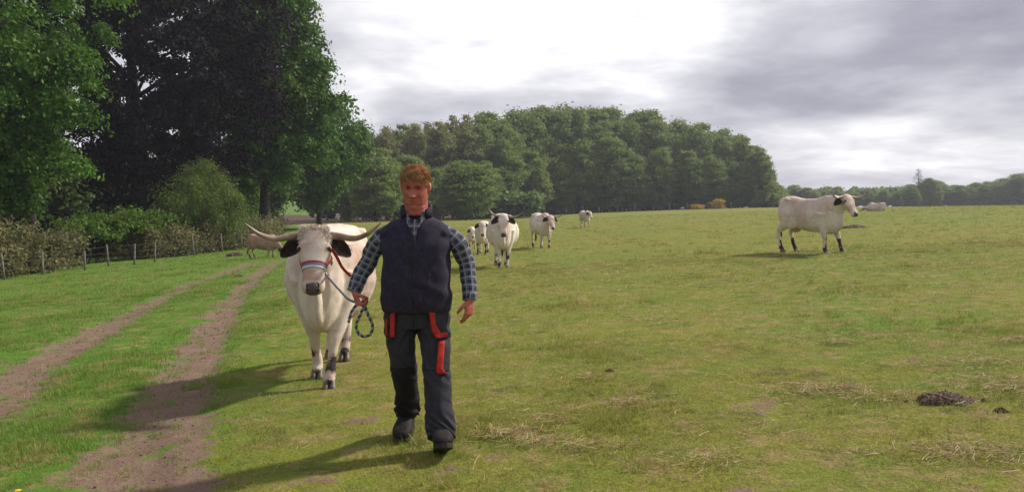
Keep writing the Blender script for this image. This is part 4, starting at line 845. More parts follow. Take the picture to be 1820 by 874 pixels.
for px_, y_, lab, sd_, hd in ((600, 113, 'tiny white cow facing us before the dark bank, right one of the distant pair', 10, -85), (564, 117, 'duller greyish tan cow by the dark bank, left one of the distant pair', 11, -60)):
    field_cow(px_, y_, lab, R(hd), scale=.86, yaw=5, pitch=58, poll=(1.0, .05, 1.25), horn='none', calf=True, voxel=.03, seed=sd_, tan=.3 if sd_ == 10 else .7)  # left one of the pair gets a stronger tan coat
# halter on the led cow
m_red = mat('red_webbing', (.38, .035, .035), .7, .3, (.25, .02, .025), 80); m_white = mat('white_webbing', (.62, .60, .60), .8); m_grey = mat('grey_blue_webbing', (.16, .18, .26), .8)
hb_ = tag(empty('halter', (0, 0, 0)), 'red, grey and white halter round the nose of the led cow', 'halter')
M4 = Matrix.Translation(Vector((-1.80, 8.45, gl))) @ Matrix.Rotation(R(-85), 4, 'Z') @ Matrix.Scale(1.06, 4)
bv = BVHTree.FromPolygons([tuple(v_) for v_ in co(led['me'])], [tuple(p_.vertices) for p_ in led['me'].polygons])
poll, A, N, Sv = (Vector(led[k]) for k in ('poll', 'A', 'N', 'Sv'))
def head_ring(s_, off, n=40, tilt=0.0):
    out = []
    for j in range(n):
        a = 2 * math.pi * j / n; dv = Sv * math.cos(a) + N * math.sin(a); c0 = poll + A * (s_ + tilt * math.sin(a)) - N * .02; h_ = bv.ray_cast(c0 + dv * .17, -dv, .3); q = h_[0] if h_[0] else c0 + dv * .09
        out.append(M4 @ (q + dv * off))
    return out
def band(name, pts, wvec, w_, th, m_, parent, closed=True):
    n = len(pts); rings = []
    for i, p in enumerate(pts):
        p = Vector(p); a_ = Vector(pts[(i - 1) % n] if closed or i else pts[i]); b_ = Vector(pts[(i + 1) % n] if closed or i < n - 1 else pts[i]); T = (b_ - a_).normalized(); W = Vector(wvec); W = (W - T * W.dot(T)).normalized(); O = T.cross(W)
        rings.append([p + W * w_ + O * th, p - W * w_ + O * th, p - W * w_ - O * th, p + W * w_ - O * th])
    if closed: rings.append(rings[0])
    return MB().rings([[tuple(q) for q in r_] for r_ in rings], cap=not closed).build(name, m_, parent, smooth=False)
Aw = (M4.to_3x3() @ A).normalized()
for s_, m_, w_, nm, of in ((.300, m_red, .0085, 'red_noseband', .006), (.318, m_grey, .0095, 'grey_noseband', .007), (.337, m_white, .0085, 'white_noseband', .006)): band(nm, head_ring(s_, of, tilt=-.02), Aw, w_, .004, m_, hb_)
def surf_line(uv, off):     # (s, side, n-direction) points on the head
    out = []
    for s_, a in uv:
        dv = Sv * math.cos(a) + N * math.sin(a); c0 = poll + A * s_ - N * .02; h_ = bv.ray_cast(c0 + dv * .20, -dv, .4); out.append(M4 @ ((h_[0] if h_[0] else c0 + dv * .12) + dv * off))
    return out
ck = surf_line([(.31, -.15), (.26, -.1), (.20, -.25), (.14, -.5), (.08, -.7)], .008); ck = [Vector(q) for q in catmull([tuple(q) for q in ck], 4)]
band('cheek_strap', ck, Aw.cross(Vector((1, 0, 0))), .012, .003, m_red, hb_, False)
c2 = surf_line([(.31, math.pi + .15), (.24, math.pi + .2), (.14, math.pi + .5), (.08, math.pi + .7)], .008); band('cheek_strap', [Vector(q) for q in catmull([tuple(q) for q in c2], 4)], Aw.cross(Vector((1, 0, 0))), .008, .003, m_red, hb_, False)
q0 = M4 @ (poll + A * .13 + Sv * .135 - N * .02); strap = [q0, q0 + Vector((.035, .05, -.08)), q0 + Vector((.07, .10, -.17)), q0 + Vector((.13, .17, -.25))]
band('neck_strap', [Vector(q) for q in catmull([tuple(q) for q in strap], 5)], (1, 0, .5), .013, .003, m_red, hb_, False)
ring0 = M4 @ (poll + A * .33 + Sv * .085 - N * .07)
MB().ball(tuple(ring0), .016, 10, 8).build('halter_ring', mat('steel', (.5, .5, .5), .3, .6), hb_)
# ------------------------------------------------------------------ the man
m_skin = mat('ruddy_skin', (.44, .140, .105), .5, .35, (.36, .085, .070), 18, .10, 90)
m_vest = mat('navy_fleece', (.020, .017, .034), .85, .25, (.032, .026, .048), 35, .5, 220)
m_trs = mat('charcoal_work_trousers', (.022, .021, .030), .75, .25, (.036, .034, .044), 12, .45, 130)
m_blk = mat('black_canvas', (.010, .009, .014), .7, .3, (.020, .018, .024), 30, .5, 160)
m_boot = mat('black_boot_leather', (.010, .008, .010), .7, .2, (.026, .020, .018), 18, .5, 60)
m_sole = mat('boot_sole', (.016, .014, .014), .8, .3, (.05, .035, .028), 25, .5, 60)
m_redp = mat('red_piping', (.48, .034, .022), .8, .2, (.33, .022, .018), 14)
m_hair = mat('ginger_hair', (.30, .135, .070), .6, .3, (.62, .38, .23), 30)
m_brow = mat('eyebrow_hair', (.16, .06, .035), .7)
m_tee = mat('dark_tee', (.012, .010, .022), .9)
m_plaid = bpy.data.materials.new('plaid_flannel'); m_plaid.use_nodes = True; t = NT(m_plaid.node_tree); b = m_plaid.node_tree.nodes['Principled BSDF']; b.inputs['Roughness'].default_value = .9; b.inputs['Specular IOR Level'].default_value = .15
uv = t.n('ShaderNodeTexCoord').outputs['UV']; sp = t.n('ShaderNodeSeparateXYZ', {0: uv}); wob = t.m('MULTIPLY', t.m('SUBTRACT', t.noise(uv, 14, 2, .5), .5), .012)
def stripes(c_, per, w_, ph=0.0):
    f = t.m('FRACT', t.m('ADD', t.m('DIVIDE', t.m('ADD', c_, wob), per), ph)); return t.m('SUBTRACT', 1.0, t.smooth(t.m('ABSOLUTE', t.m('SUBTRACT', f, .5)), w_ * .6, w_))
uS, vS = sp.outputs[0], sp.outputs[1]
dkb = t.m('ADD', t.m('MULTIPLY', stripes(uS, .046, .30), .5), t.m('MULTIPLY', stripes(vS, .050, .30), .5))
c = t.mix(dkb, (.085, .092, .118), (.028, .030, .054)); lt = t.m('MAXIMUM', stripes(uS, .046, .11, .5), stripes(vS, .050, .11, .5)); c = t.mix(t.m('MULTIPLY', lt, .62), c, (.32, .335, .37))
c = t.mix(t.m('MULTIPLY', t.m('MAXIMUM', stripes(uS, .046, .05, .2), stripes(vS, .050, .05, .2)), .5), c, (.20, .21, .235)); t.link(c, b.inputs['Base Color'])
t.link(t.n('ShaderNodeBump', {'Strength': .4, 'Distance': .006, 'Height': t.noise(t.n('ShaderNodeTexCoord').outputs['Object'], 60, 4, .6)}).outputs[0], b.inputs['Normal'])
MX, MY = -.629, 5.60; MG = float(gz(MX, MY)) + .005
man = tag(empty('person', (MX, MY, MG)), 'ginger haired man in navy vest and plaid shirt leading the cow by a rope', 'person')
B = MB()
# torso
B.rings([[(w_ * math.copysign(abs(math.cos(a)) ** .85, math.cos(a)), yc + d_ * math.copysign(abs(math.sin(a)) ** .9, math.sin(a)), z) for a in [2 * math.pi * j / 24 for j in range(24)]] for z, w_, d_, yc in catmull([(.86, .175, .12, 0), (1.0, .185, .135, -.01), (1.15, .19, .13, -.01), (1.3, .195, .12, 0), (1.42, .19, .095, .01), (1.48, .10, .07, .02), (1.54, .07, .065, .01)], 3)])
B.tube([(0, .015, 1.48), (0, .005, 1.56), (.0, -.012, 1.66)], [(.085, .080), (.078, .078), (.072, .074)], 18, 3, ref=(0, 1, 0))
# head: height field round a vertical axis
zs = [-.135, -.128, -.112, -.09, -.06, -.03, 0, .03, .06, .09, .115, .130, .137]
Fr = [.020, .060, .082, .088, .088, .090, .092, .093, .096, .090, .068, .035, .004]; Sd = [.030, .052, .066, .075, .082, .085, .085, .083, .081, .076, .060, .034, .004]; Bk = [.02, .04, .055, .068, .080, .090, .100, .105, .104, .094, .068, .035, .004]
HR = Matrix.Rotation(R(-5), 4, 'Z') @ Matrix.Rotation(R(19), 4, 'X') @ Matrix.Rotation(R(2), 4, 'Y'); B.ball((0, -.038, 1.572), (.064, .056, .050), 18, 12); B.ball((0, -.018, 1.535), (.076, .066, .06), 18, 12)
HC = Vector((.000, -.042, 1.692)); HS = .98
def head_pt(a, z, off=0.0):
    f_, s_, b_ = np.interp(z, zs, Fr), np.interp(z, zs, Sd), np.interp(z, zs, Bk); x = s_ * math.sin(a); y = -(f_ * math.cos(a)) if math.cos(a) > 0 else -b_ * math.cos(a); x = math.copysign(abs(math.sin(a)) ** .97 * s_, math.sin(a)); fr = max(0, math.cos(a)) ** .5
    g = lambda cx, cz, sx, sz: math.exp(-((x - cx) / sx) ** 2 - ((z - cz) / sz) ** 2)
    dn = 0
    nb = np.interp(z, [-.040, -.031, -.020, .005, .035, .05], [0, .022, .042, .026, .010, 0]); dn += nb * math.exp(-(x / (.0105 if z > -.008 else .0145)) ** 2)
    for s2 in (-1, 1):
        dn += .016 * g(s2 * .016, -.024, .008, .009); dn += .012 * g(s2 * .028, .047, .022, .009); dn -= .027 * g(s2 * .031, .022, .017, .013); dn += .008 * g(s2 * .045, -.020, .022, .022); dn += .004 * g(s2 * .032, .022, .011, .007); dn -= .009 * g(s2 * .033, -.040, .007, .022); dn += .009 * g(s2 * .052, -.080, .024, .026)
    dn += .009 * g(0, -.056, .022, .006) + .010 * g(0, -.074, .020, .007) - .014 * g(0, -.0645, .028, .0040) - .005 * g(0, -.088, .018, .006) + .014 * g(0, -.106, .022, .014)
    y -= dn * fr; return Vector((x * (1 + off / .08), y + (-off if math.cos(a) > 0 else off) * abs(math.cos(a)), z + (off if z > .1 else 0)))
def HT(v_): return tuple(HR @ (v_ * HS) + HC)
zz = np.concatenate([np.linspace(-.134, .12, 66), [.126, .131, .135]]); nA = 96
# finer columns at the front of the face
angs = [math.copysign(abs(u) ** 1.35, u) * math.pi for u in np.linspace(-1, 1, nA + 1)[:-1]]
B.rings([[HT(head_pt(a, z)) for a in angs] for z in zz])
for s_ in (-1, 1):    # ears
    B.ball(HT(Vector((s_ * .090, .012, .005))), (.012, .020, .034), 12, 8, Matrix.Rotation(R(-12) , 3, 'X') @ Matrix.Rotation(s_ * R(15), 3, 'Z')); B.ball(HT(Vector((s_ * .096, .020, .010))), (.008, .012, .026), 12, 8); B.ball(HT(Vector((s_ * .088, .004, -.024))), (.008, .009, .011), 8, 6)
def hand(wr, D, T, curl, thumb_in=.4, grip=False, k=1.0, spread=.10):
    """wr wrist point, D towards the fingers, T towards the thumb side; palm faces D x T (or its opposite for the other hand)"""
    wr = np.array(wr, float); D = np.array(D, float); D /= np.linalg.norm(D); T = np.array(T, float); T -= D * T.dot(D); T /= np.linalg.norm(T); Pn = np.cross(D, T) * k
    B.tube([wr - D * .03, wr + D * .02, wr + D * .055, wr + D * .098], [(.027, .020), (.036, .019), (.044, .018), (.042, .014)], 16, 3, ref=tuple(Pn), expo=.85)
    kn = []
    for i, (tt, L, r_) in enumerate(((.033, .072, .0098), (.011, .080, .0100), (-.011, .074, .0096), (-.032, .060, .0086))):
        p = wr + D * (.088 - .006 * abs(i - 1)) + T * tt; d = D + T * tt * spread * 8 * .3; d /= np.linalg.norm(d); pts = [p - d * .015, p]; cl = curl[i] if hasattr(curl, '__len__') else curl
        ang = 0
        for q, fr in enumerate((.42, .32, .26)):
            ang += cl * (1.0, 1.1, .75)[q]; d2 = d * math.cos(ang) + Pn * math.sin(ang); p = p + d2 * L * fr * 1.12; pts.append(p)
        B.tube(pts, [r_ * 1.1, r_ * 1.06, r_, r_ * .95, r_ * .72], 10, 3, ref=tuple(T)); kn.append(pts[-1])
    b0 = wr + D * .022 + T * .026; d = D * .62 + T * .62 + Pn * thumb_in; d /= np.linalg.norm(d); b1 = b0 + d * .040; d2 = d * .75 + D * .45 + Pn * thumb_in * .9 - T * (.5 if grip else .1); d2 /= np.linalg.norm(d2); b2 = b1 + d2 * .032; d3 = d2 - T * (.6 if grip else .15) + Pn * .1; d3 /= np.linalg.norm(d3)
    B.tube([b0 - d * .012, b0 + d * .01, b1, b2, b2 + d3 * .026], [.017, .016, .0125, .0115, .0085], 10, 3, ref=tuple(Pn)); return wr + D * .105 + Pn * .028
ARM_R = [(.150, .01, 1.42), (.224, .01, 1.372), (.282, .02, 1.31), (.325, .035, 1.20), (.345, .0, 1.07), (.352, -.035, .965)]           # image right
ARM_L = [(-.150, .01, 1.42), (-.222, .01, 1.372), (-.275, .03, 1.31), (-.330, .05, 1.20), (-.385, .03, 1.10), (-.412, .0, 1.015)]       # image left, holds the rope
for P_ in (ARM_R, ARM_L): B.tube(P_, [.040, .044, .044, .042, .038, .029], 14, 4, ref=(0, 1, 0))
hand(ARM_R[-1], (-.06, -.10, -1), (-.55, -.85, 0), (.30, .38, .45, .52), .35, k=1.0)
grip = hand(ARM_L[-1], (.34, -.12, -.93), (.25, -.95, .15), (.95, 1.0, 1.05, 1.1), .7, True, k=-1.0)
LEG_F = [(.085, .01, .94), (.110, -.01, .80), (.128, -.03, .66), (.140, -.12, .50), (.152, -.16, .32), (.172, -.20, .12)]
LEG_B = [(-.085, .01, .94), (-.105, .01, .80), (-.100, .01, .66), (-.088, .03, .50), (-.088, .16, .30), (-.100, .285, .12)]
for P_ in (LEG_F, LEG_B): B.tube(P_, [.085, .085, .07, .055, .052, .038], 14, 4, ref=(0, 1, 0))
bm_ = remesh(B, .0044, 1, .3); bm_.name = 'body'; body = new_obj('body', bm_, man, m_skin)
# eyes half closed, looking down; brows, mouth line
for s_ in (-1, 1):
    a = math.asin(s_ * .40); p = head_pt(a, .021); q = Vector(HT(p)) ; MB().tube([q + Vector((-.016, .004, -.002)), q + Vector((0, -.0045, .000)), q + Vector((.016, .004, -.002))], [(.001, .0015), (.0040, .0045), (.001, .0015)], 8, 4).build('eye', m_eye, man)
    pts = [HT(head_pt(math.asin(s_ * x / .08), zz_, .0015)) for x, zz_ in ((.014, .043), (.028, .050), (.045, .044))]; MB().tube(pts, [.003, .005, .002], 8, 4, fn=lambda L, a: 1 + .3 * math.sin(L * 900)).build('eyebrow', m_brow, man)
m_lip = mat('lips', (.26, .055, .05), .5, .35); MB().tube([HT(head_pt(math.asin(x / .085), -.0645, .0072)) for x in (-.025, -.012, 0, .012, .025)], [.001, .0022, .0024, .0022, .001], 8, 3).build('mouth', mat('mouth_line', (.10, .025, .025), .6), man)
m_lp2 = mat('lower_lip', (.40, .11, .09), .45, .4); MB().tube([HT(head_pt(math.asin(x / .085), -.0715, .0005)) for x in (-.020, -.010, 0, .010, .020)], [(.001, .001), (.004, .004), (.0048, .0045), (.004, .004), (.001, .001)], 8, 3).build('lip', m_lp2, man)
for s_ in (-1, 1):
    q = Vector(HT(head_pt(math.asin(s_ * .011 / .085), -.0335, -.001))); MB().ball(tuple(q), (.0045, .004, .0028), 8, 6).build('nostril', m_lip, man)
    q = Vector(HT(head_pt(math.asin(s_ * .40), .0275, .001))); MB().tube([q + Vector((-.018, .007, -.003)), q + Vector((0, -.003, .003)), q + Vector((.018, .007, -.003))], [(.001, .002), (.0045, .006), (.001, .002)], 8, 4).build('eyelid', m_skin, man)
# hair: scalp plus curly tufts
rh = np.random.default_rng(4); hc = MB()
def hairline(a): return np.interp(abs(a), [0, .5, .9, 1.25, 1.45, 1.75, 2.1, 3.15], [.080, .078, .062, .030, .008, .040, .0, -.045])
rows = []
for u in np.linspace(0, 1, 14): rows.append([HT(head_pt(a, hairline(a) + .008 * math.sin(a * 9) + (.132 - hairline(a)) * u, .002 + (.009 + .006 * math.sin(a * 11 + u * 9) * math.sin(u * 14 + a * 5)) * min(1, u * 3))) for a in np.linspace(-math.pi, math.pi, 49)[:-1]])
hc.rings(rows, cap=True); hair_o = hc.build('hair', m_hair, man)
Vh = []; Qh = []
for k_ in range(7000):
    a = rh.uniform(-math.pi, math.pi); hl_ = hairline(a); z = hl_ + (.137 - hl_) * rh.random() ** .8; p_ = np.array(HT(head_pt(a, min(z, .134), .006))); c0 = np.array(HC) + (0, .01, 0); d2 = p_ - c0; d2 /= np.linalg.norm(d2); d2 = d2 + rh.normal(0, .55, 3) + np.array((0, 0, .35 if z > .07 else -.35)); d2 /= np.linalg.norm(d2); cu = rh.normal(0, .7, 3); st = (.0055 if z > .06 else .0028) * rh.uniform(.6, 1.3); q0 = len(Vh)
    for q in range(5):
        sdv = np.cross(d2, rh.normal(0, 1, 3) if q == 0 else (.3, .7, .5)); sdv *= .0021 * (1 - q * .18) / (np.linalg.norm(sdv) + 1e-6); Vh += [p_ - sdv, p_ + sdv]; p_ = p_ + d2 * st; d2 = d2 + cu * .5; d2 /= np.linalg.norm(d2)
    Qh += [(q0 + 2 * q, q0 + 2 * q + 1, q0 + 2 * q + 3, q0 + 2 * q + 2) for q in range(4)]
tag(new_obj('curls', np_mesh('curls', np.array(Vh), np.array(Qh)), hair_o, m_hair), kind='stuff')
# vest
V_ = MB()
def vw(z, w_, d_, yc, e1=.82): return [(w_ * math.copysign(abs(math.cos(a)) ** e1, math.cos(a)), yc + d_ * math.copysign(abs(math.sin(a)) ** .9, math.sin(a)), z) for a in [2 * math.pi * j / 48 for j in range(48)]]
V_.rings([vw(q[0], q[1] * .975, *q[2:]) for q in catmull([(.885, .225, .160, -.005), (.90, .232, .170, -.008), (.98, .238, .180, -.015), (1.08, .234, .176, -.018), (1.18, .230, .164, -.014), (1.28, .234, .154, -.008), (1.36, .238, .138, .0), (1.415, .230, .118, .01), (1.458, .190, .102, .016), (1.490, .135, .090, .022), (1.508, .098, .078, .026), (1.518, .070, .060, .030)], 4)])
for s_ in (-1, 1): V_.ball((s_ * .188, .008, 1.398), (.056, .096, .050), 18, 12, Matrix.Rotation(s_ * R(28), 3, 'Y'))
vm = remesh(V_, .0075, 14, .5); Vv = co(vm); Nn = normals(vm); f = .0045 * nz(Vv * (1, 1, .7) + Vv[:, [2, 0, 1]] * (.5, 0, 0), 13, 2) + .003 * nz(Vv, 28, 5); f += .006 * np.sin(Vv[:, 2] * 46 + Vv[:, 0] * 26) * np.exp(-((Vv[:, 2] - 1.02) / .1) ** 2) * (.4 + .6 * (Vv[:, 0] > 0)); f += .007 * np.sin(Vv[:, 2] * 30 - abs(Vv[:, 0]) * 34 + 2 * nz(Vv, 7, 3)) * np.exp(-((Vv[:, 2] - 1.3) / .16) ** 2) * np.clip(abs(Vv[:, 0]) * 6, 0, 1) + .004 * nz(Vv, 20, 8)
set_co(vm, Vv + Nn * f[:, None]); vm.name = 'vest'
vest = new_obj('vest', vm, man, m_vest)
# sleeves
def sleeve(P_, rad, seed):
    def wr(L, a): return 1 + .050 * math.sin(L * 42 + 2.3 * math.sin(a + seed)) * (1.3 if .20 < L < .34 else .7) + .035 * math.sin(L * 88 + 3 * a + seed) + .03 * math.sin(2 * a + L * 14)
    return MB().tube(P_, rad, 26, 12, ref=(0, 1, 0), fn=wr, uvs=True).build('shirt_sleeve', m_plaid, man, uv=True)
sleeve(ARM_R, [.053, .060, .061, .057, .052, .044], 1.0); sleeve(ARM_L, [.053, .060, .062, .059, .054, .045], 2.4)
for P_ in (ARM_R, ARM_L):
    a_, b_ = np.array(P_[-2]), np.array(P_[-1]); d = (b_ - a_) / np.linalg.norm(b_ - a_); MB().tube([b_ - d * .045, b_ - d * .005, b_ + d * .004], [.047, .045, .040], 20, 2, ref=(0, 1, 0), uvs=True).build('cuff', m_plaid, man, uv=True)
# trousers
T_ = MB()
T_.rings([vw(*q) for q in catmull([(.78, .165, .125, .0), (.86, .196, .138, -.002), (.93, .198, .140, 0), (.96, .19, .135, 0)], 3)])
LF2 = [(.095, .005, .92), (.112, -.005, .80), (.128, -.05, .66), (.140, -.105, .50), (.152, -.15, .32), (.173, -.195, .13), (.176, -.21, .095)]
LB2 = [(-.095, .005, .92), (-.108, .005, .80), (-.104, .01, .66), (-.090, .03, .50), (-.088, .155, .31), (-.098, .265, .17), (-.098, .28, .135)]
T_.tube(LF2, [(.115, .125), (.112, .122), (.100, .108), (.090, .096), (.090, .092), (.095, .098), (.092, .096)], 28, 5, ref=(0, 1, 0)); T_.tube(LB2, [(.115, .125), (.110, .120), (.096, .106), (.086, .094), (.080, .088), (.086, .092), (.082, .088)], 28, 5, ref=(0, 1, 0))
tm_ = remesh(T_, .0078, 3, .5); Vt = co(tm_); Nt = normals(tm_); z_ = Vt[:, 2]; fold = np.exp(-((z_ - .2) / .09) ** 2) * .009 * np.sin(z_ * 72 + Vt[:, 0] * 95 + 3 * np.sin(Vt[:, 1] * 38 + z_ * 20) + 2 * nz(Vt, 17, 9)) + np.exp(-((z_ - .5) / .06) ** 2) * .005 * np.sin(z_ * 80 + Vt[:, 0] * 85 + 2 * nz(Vt, 20, 3)) + np.exp(-((z_ - .76) / .07) ** 2) * .006 * np.sin(z_ * 60 + abs(Vt[:, 0]) * 90) + .0055 * nz(Vt, 15, 4) + .003 * nz(Vt, 33, 1)
set_co(tm_, Vt + Nt * fold[:, None]); tm_.name = 'trousers'; fattr(tm_, 'low', z_); new_obj('trousers', tm_, man, m_trs)
t = NT(m_trs.node_tree); b = m_trs.node_tree.nodes['Principled BSDF']; src = b.inputs['Base Color'].links[0].from_socket; P = t.n('ShaderNodeTexCoord').outputs['Object']
z1 = t.n('ShaderNodeSeparateXYZ', {0: P}); below = t.m('ADD', z1.outputs[2], t.m('MULTIPLY', z1.outputs[0], -.06)); seam = t.m('MULTIPLY', t.smooth(t.m('ABSOLUTE', t.m('SUBTRACT', below, .522)), .002, .004, 1, 0), .8)
leftleg = t.smooth(z1.outputs[0], .015, .0, 0, 1); pad = t.m('MULTIPLY', t.smooth(below, .535, .52), leftleg); cc = t.mix(pad, src, (.011, .010, .016)); t.link(t.mix(seam, cc, (.008, .008, .01)), b.inputs['Base Color'])
def bvh_of(*ms):
    v = []; f_ = []
    for m_ in ms:
        o = len(v); v += [tuple(q) for q in co(m_)]; f_ += [tuple(o + i for i in p_.vertices) for p_ in m_.polygons]
    return BVHTree.FromPolygons(v, f_)
bvt, bvv = bvh_of(tm_), bvh_of(vm, bm_)
def patch(name, bvh, outline, m_, off=.008, n=(8, 14), bulge=.0, dirv=(0, 1, 0), parent=None, uvk=None):
    """outline: rows (z, x_left, x_right) top to bottom; a cloth piece laid on the garment with its own thickness"""
    zs_ = [r_[0] for r_ in outline][::-1]; xl = [r_[1] for r_ in outline][::-1]; xr = [r_[2] for r_ in outline][::-1]; D_ = Vector(dirv).normalized(); nu, nv = n; top = []; bot = []; uvs = []
    last = None
    for i in range(nv + 1):
        z = zs_[-1] + (zs_[0] - zs_[-1]) * i / nv; a_, b_ = np.interp(z, zs_, xl), np.interp(z, zs_, xr)
        for j in range(nu + 1):
            x = a_ + (b_ - a_) * j / nu; o = Vector((x, 0, z)) - D_ * .6; h_ = bvh.ray_cast(o, D_, 1.2); y_ = (h_[0] - D_ * .0) if h_[0] else (last if last is not None else Vector((x, -.1, z)))
            last = h_[0] if h_[0] else last
            e_ = min(i, nv - i) / nv * min(j, nu - j) / nu * 16; p = Vector((x, 0, z)) if False else y_; top.append(tuple(p - D_ * (off + bulge * min(1, e_)))); bot.append(tuple(p + D_ * .004)); uvs.append((x, z))
    w_ = nu + 1; fs = [(i * w_ + j, i * w_ + j + 1, (i + 1) * w_ + j + 1, (i + 1) * w_ + j) for i in range(nv) for j in range(nu)]; k = len(top); m1 = MB(); f2 = [tuple(k + q for q in f_[::-1]) for f_ in fs]
    edge = [j for j in range(w_)] + [(i + 1) * w_ - 1 for i in range(1, nv + 1)] + [nv * w_ + j for j in range(nu - 1, -1, -1)] + [i * w_ for i in range(nv - 1, 0, -1)]
    side = [(edge[q], k + edge[q], k + edge[(q + 1) % len(edge)], edge[(q + 1) % len(edge)]) for q in range(len(edge))]
    m1.add(top + bot, fs + f2 + side, uvs + uvs); return m1.build(name, m_, parent or man, uv=True)
Z = lambda py_: 1.565 - (py_ - 372) / 270; Xp = lambda px_: (px_ - 740) / 270
# holster pockets and red strips
p1 = patch('holster_pocket', bvt, [(Z(549), Xp(682), Xp(708)), (Z(596), Xp(680), Xp(706)), (Z(600), Xp(684), Xp(704))], m_blk, .016, bulge=.012)
patch('red_strip', bvt, [(Z(553), Xp(698), Xp(706)), (Z(597), Xp(697), Xp(705))], m_redp, .033, (3, 10), parent=p1); patch('red_strip', bvt, [(Z(566), Xp(688), Xp(692)), (Z(596), Xp(687), Xp(691))], m_redp, .031, (2, 8), parent=p1)
p2 = patch('holster_pocket', bvt, [(Z(545), Xp(768), Xp(797)), (Z(585), Xp(773), Xp(799)), (Z(594), Xp(780), Xp(798))], m_trs, .018, bulge=.010)
patch('red_strip', bvt, [(Z(546), Xp(765), Xp(775)), (Z(575), Xp(769), Xp(778)), (Z(589), Xp(772), Xp(786))], m_redp, .032, (4, 12), parent=p2); patch('red_strip', bvt, [(Z(589), Xp(774), Xp(797)), (Z(597), Xp(779), Xp(798))], m_redp, .032, (8, 3), parent=p2)
p3 = patch('cargo_pocket', bvt, [(Z(600), Xp(780), Xp(800)), (Z(655), Xp(780), Xp(800))], m_blk, .014, bulge=.008); patch('red_strip', bvt, [(Z(603), Xp(783), Xp(793)), (Z(650), Xp(779), Xp(791)), (Z(657), Xp(782), Xp(797))], m_redp, .026, (4, 12), parent=p3)
patch('belt_line', bvt, [(Z(548), Xp(708), Xp(768)), (Z(556), Xp(708), Xp(768))], m_blk, .006, (14, 2))
patch('fly_seam', bvt, [(Z(556), Xp(738), Xp(740)), (Z(592), Xp(737), Xp(739))], m_blk, .003, (1, 10))
# shirt collar and tee in the neck opening, vest zip and piping
patch('tee_shirt', bvv, [(Z(385), Xp(724), Xp(755)), (Z(397), Xp(730), Xp(749)), (Z(412), Xp(738), Xp(742))], m_tee, .006, (8, 10))
patch('shirt_placket', bvv, [(Z(392), Xp(733), Xp(745)), (Z(421), Xp(738), Xp(743))], m_plaid, .008, (4, 8))
patch('shirt_collar', bvv, [(Z(376), Xp(719), Xp(725)), (Z(384), Xp(716), Xp(728)), (Z(398), Xp(726), Xp(735)), (Z(418), Xp(738), Xp(740.5))], m_plaid, .012, (5, 14)); patch('shirt_collar', bvv, [(Z(376), Xp(755), Xp(762)), (Z(384), Xp(752), Xp(765)), (Z(398), Xp(744), Xp(751)), (Z(418), Xp(740), Xp(742.5))], m_plaid, .012, (5, 14))
m_zip = mat('zip_dark', (.010, .009, .014), .5); patch('vest_zip', bvv, [(Z(421), Xp(739), Xp(742)), (Z(548), Xp(738), Xp(741))], m_zip, .0035, (2, 40))
for a_, b_ in (((767, 486), (757, 530)), ((712, 486), (722, 530))):
    patch('pocket_zip', bvv, [(Z(a_[1]), Xp(a_[0]), Xp(a_[0] + 1.6)), (Z(b_[1]), Xp(b_[0]), Xp(b_[0] + 1.6))], m_zip, .003, (1, 16))
# standing vest collar
cm = MB(); rings = []
for i, a in enumerate(np.linspace(R(-50), R(230), 29)):
    x, y = math.cos(a), math.sin(a); fl = .010 * math.sin((a - R(-50)) / R(280) * math.pi); tilt = .0
    rings.append([(x * (.094 + dx_), .010 + y * (.086 + dx_), 1.505 + zz_ * 1.38 * (.6 + .4 * math.sin(max(0, (a - R(-50)) / R(280) * math.pi))) + .01 * y) for dx_, zz_ in ((.010, 0), (.012, .062), (-.004, .066), (-.010, .060), (-.008, 0))])
cm.rings(rings).build('vest_collar', m_vest, man)
# boots
def boot(heel, toe, ankle, lift):
    heel, toe, ankle = (np.array(q, float) for q in (heel, toe, ankle)); d = toe - heel; L = np.linalg.norm(d); d /= L; up = np.array((0, 0, 1.0)); up -= d * up.dot(d); up /= np.linalg.norm(up); sd_ = np.cross(d, up)
    M1 = MB(); prof = catmull([(-.02, .038, .050), (.03, .050, .100), (.08, .053, .125), (.13, .056, .120), (.18, .063, .100), (.23, .066, .082), (.27, .058, .066), (.30, .038, .044), (.312, .012, .016)], 3)
    M1.rings([[heel + d * s_ * (L / .30) + sd_ * w_ * math.copysign(abs(math.cos(a)) ** .75, math.cos(a)) + up * (h_ * (.5 + .5 * math.copysign(abs(math.sin(a)) ** .8, math.sin(a))) + .02) for a in [2 * math.pi * j / 20 for j in range(20)]] for s_, w_, h_ in prof])
    M1.tube([heel + d * .06 + up * .05, heel + d * .055 + up * .11, ankle + (0, 0, .04)], [(.046, .056), (.045, .050), (.050, .052)], 16, 4, ref=(0, 1, 0)); bo = new_obj('boot', remesh(M1, .006, 2, .5), man, m_boot)
    M2 = MB(); pr = catmull([(-.024, .026), (-.016, .040), (.03, .049), (.10, .051), (.18, .059), (.24, .061), (.285, .048), (.312, .018)], 3)
    tp = [heel + d * s_ * (L / .30) + sd_ * w_ + up * .028 for s_, w_ in pr] + [heel + d * s_ * (L / .30) - sd_ * w_ + up * .028 for s_, w_ in pr[::-1]]; M2.rings([tp, [q - up * .012 + 0 * d for q in tp], [q - up * .028 for q in tp]]); M2.build('sole', m_sole, bo, smooth=False)
    for k in range(5): q = heel + d * (.10 + .020 * k) + up * (.115 - .012 * k); MB().tube([q - sd_ * .022, q + up * .006, q + sd_ * .022], [.0028] * 3, 6, 3).build('lace', m_blk, bo)
boot((.170, -.185, .0), (.215, -.460, .105), (.174, -.215, .12), 0); boot((-.098, .335, .020), (-.120, .045, -.002), (-.10, .290, .14), 0)
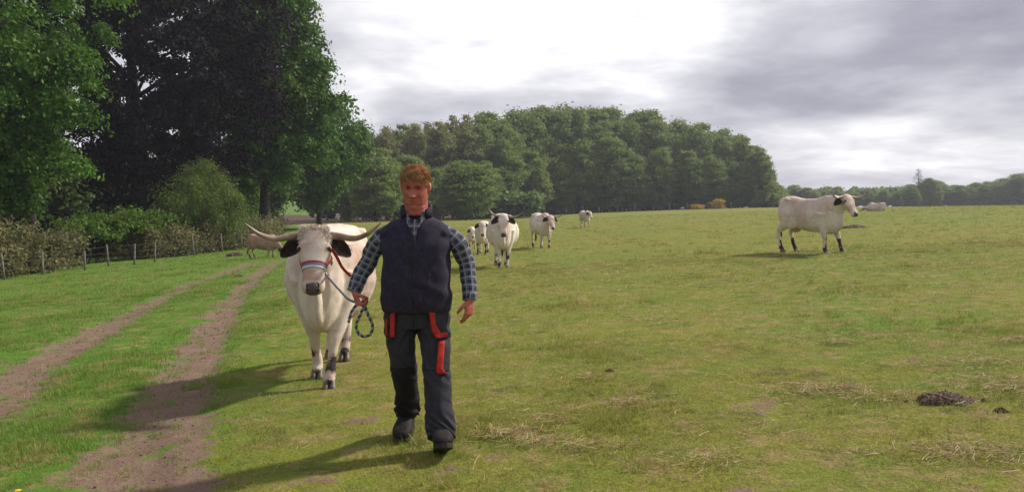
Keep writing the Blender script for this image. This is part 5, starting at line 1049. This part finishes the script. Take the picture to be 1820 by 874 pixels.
# rope
m_rope = bpy.data.materials.new('braided_rope'); m_rope.use_nodes = True; t = NT(m_rope.node_tree); b = m_rope.node_tree.nodes['Principled BSDF']; uv = t.n('ShaderNodeTexCoord').outputs['UV']; sp = t.n('ShaderNodeSeparateXYZ', {0: uv}); f = t.m('FRACT', t.m('ADD', t.m('MULTIPLY', sp.outputs[1], 26.0), t.m('MULTIPLY', sp.outputs[0], 14.0)))
t.link(t.mix(t.smooth(f, .48, .56), (.045, .045, .06), (.26, .25, .25)), b.inputs['Base Color']); b.inputs['Roughness'].default_value = .9
G = Vector((MX, MY, MG)) + Vector(grip); rp_ = MB(); r0 = Vector(ring0); tw = lambda L, a: 1 + .12 * math.sin(3 * a + L * 260)
def rope(pts): rp_.tube([tuple(p) for p in pts], [.0095] * len(pts), 10, 8, ref=(.1, .2, 1), fn=tw, uvs=True)
rope([r0, r0.lerp(G, .35) + Vector((0, 0, -.03)), r0.lerp(G, .7) + Vector((-.01, 0, -.035)), G + Vector((-.03, .03, .01)), G, G + Vector((.012, -.02, -.03))])
rope([G + Vector((.005, -.02, -.01)), G + Vector((-.022, -.02, -.07)), G + Vector((-.045, -.02, -.13)), G + Vector((-.030, -.02, -.185)), G + Vector((.012, -.02, -.205)), G + Vector((.050, -.02, -.185)), G + Vector((.062, -.02, -.13)), G + Vector((.035, -.02, -.065)), G + Vector((.012, -.01, -.01)), G + Vector((0, 0, .02))])
rope([G + Vector((-.005, .02, .02)), G + Vector((-.045, .03, .005)), G + Vector((-.085, .03, -.05)), G + Vector((-.105, .03, -.12))])
tag(rp_.build('lead_rope', m_rope, None, uv=True), 'black and pale braided rope from the halter, looped in the man\'s hand', 'rope')
# ------------------------------------------------------------------ air
m_haze = bpy.data.materials.new('haze_air'); m_haze.use_nodes = True; t = NT(m_haze.node_tree); m_haze.node_tree.nodes.clear()
pv = t.n('ShaderNodeVolumePrincipled', {'Color': (.82, .86, 1.0), 'Density': .00045, 'Anisotropy': .3}); t.link(pv.outputs[0], t.n('ShaderNodeOutputMaterial').inputs['Volume'])
hz_ = MB().box((0, 500, 12), (3200, 4800, 22)).build('haze', m_haze, None, smooth=False); tag(hz_, 'thin pale haze in the air over the field', 'haze', kind='stuff')
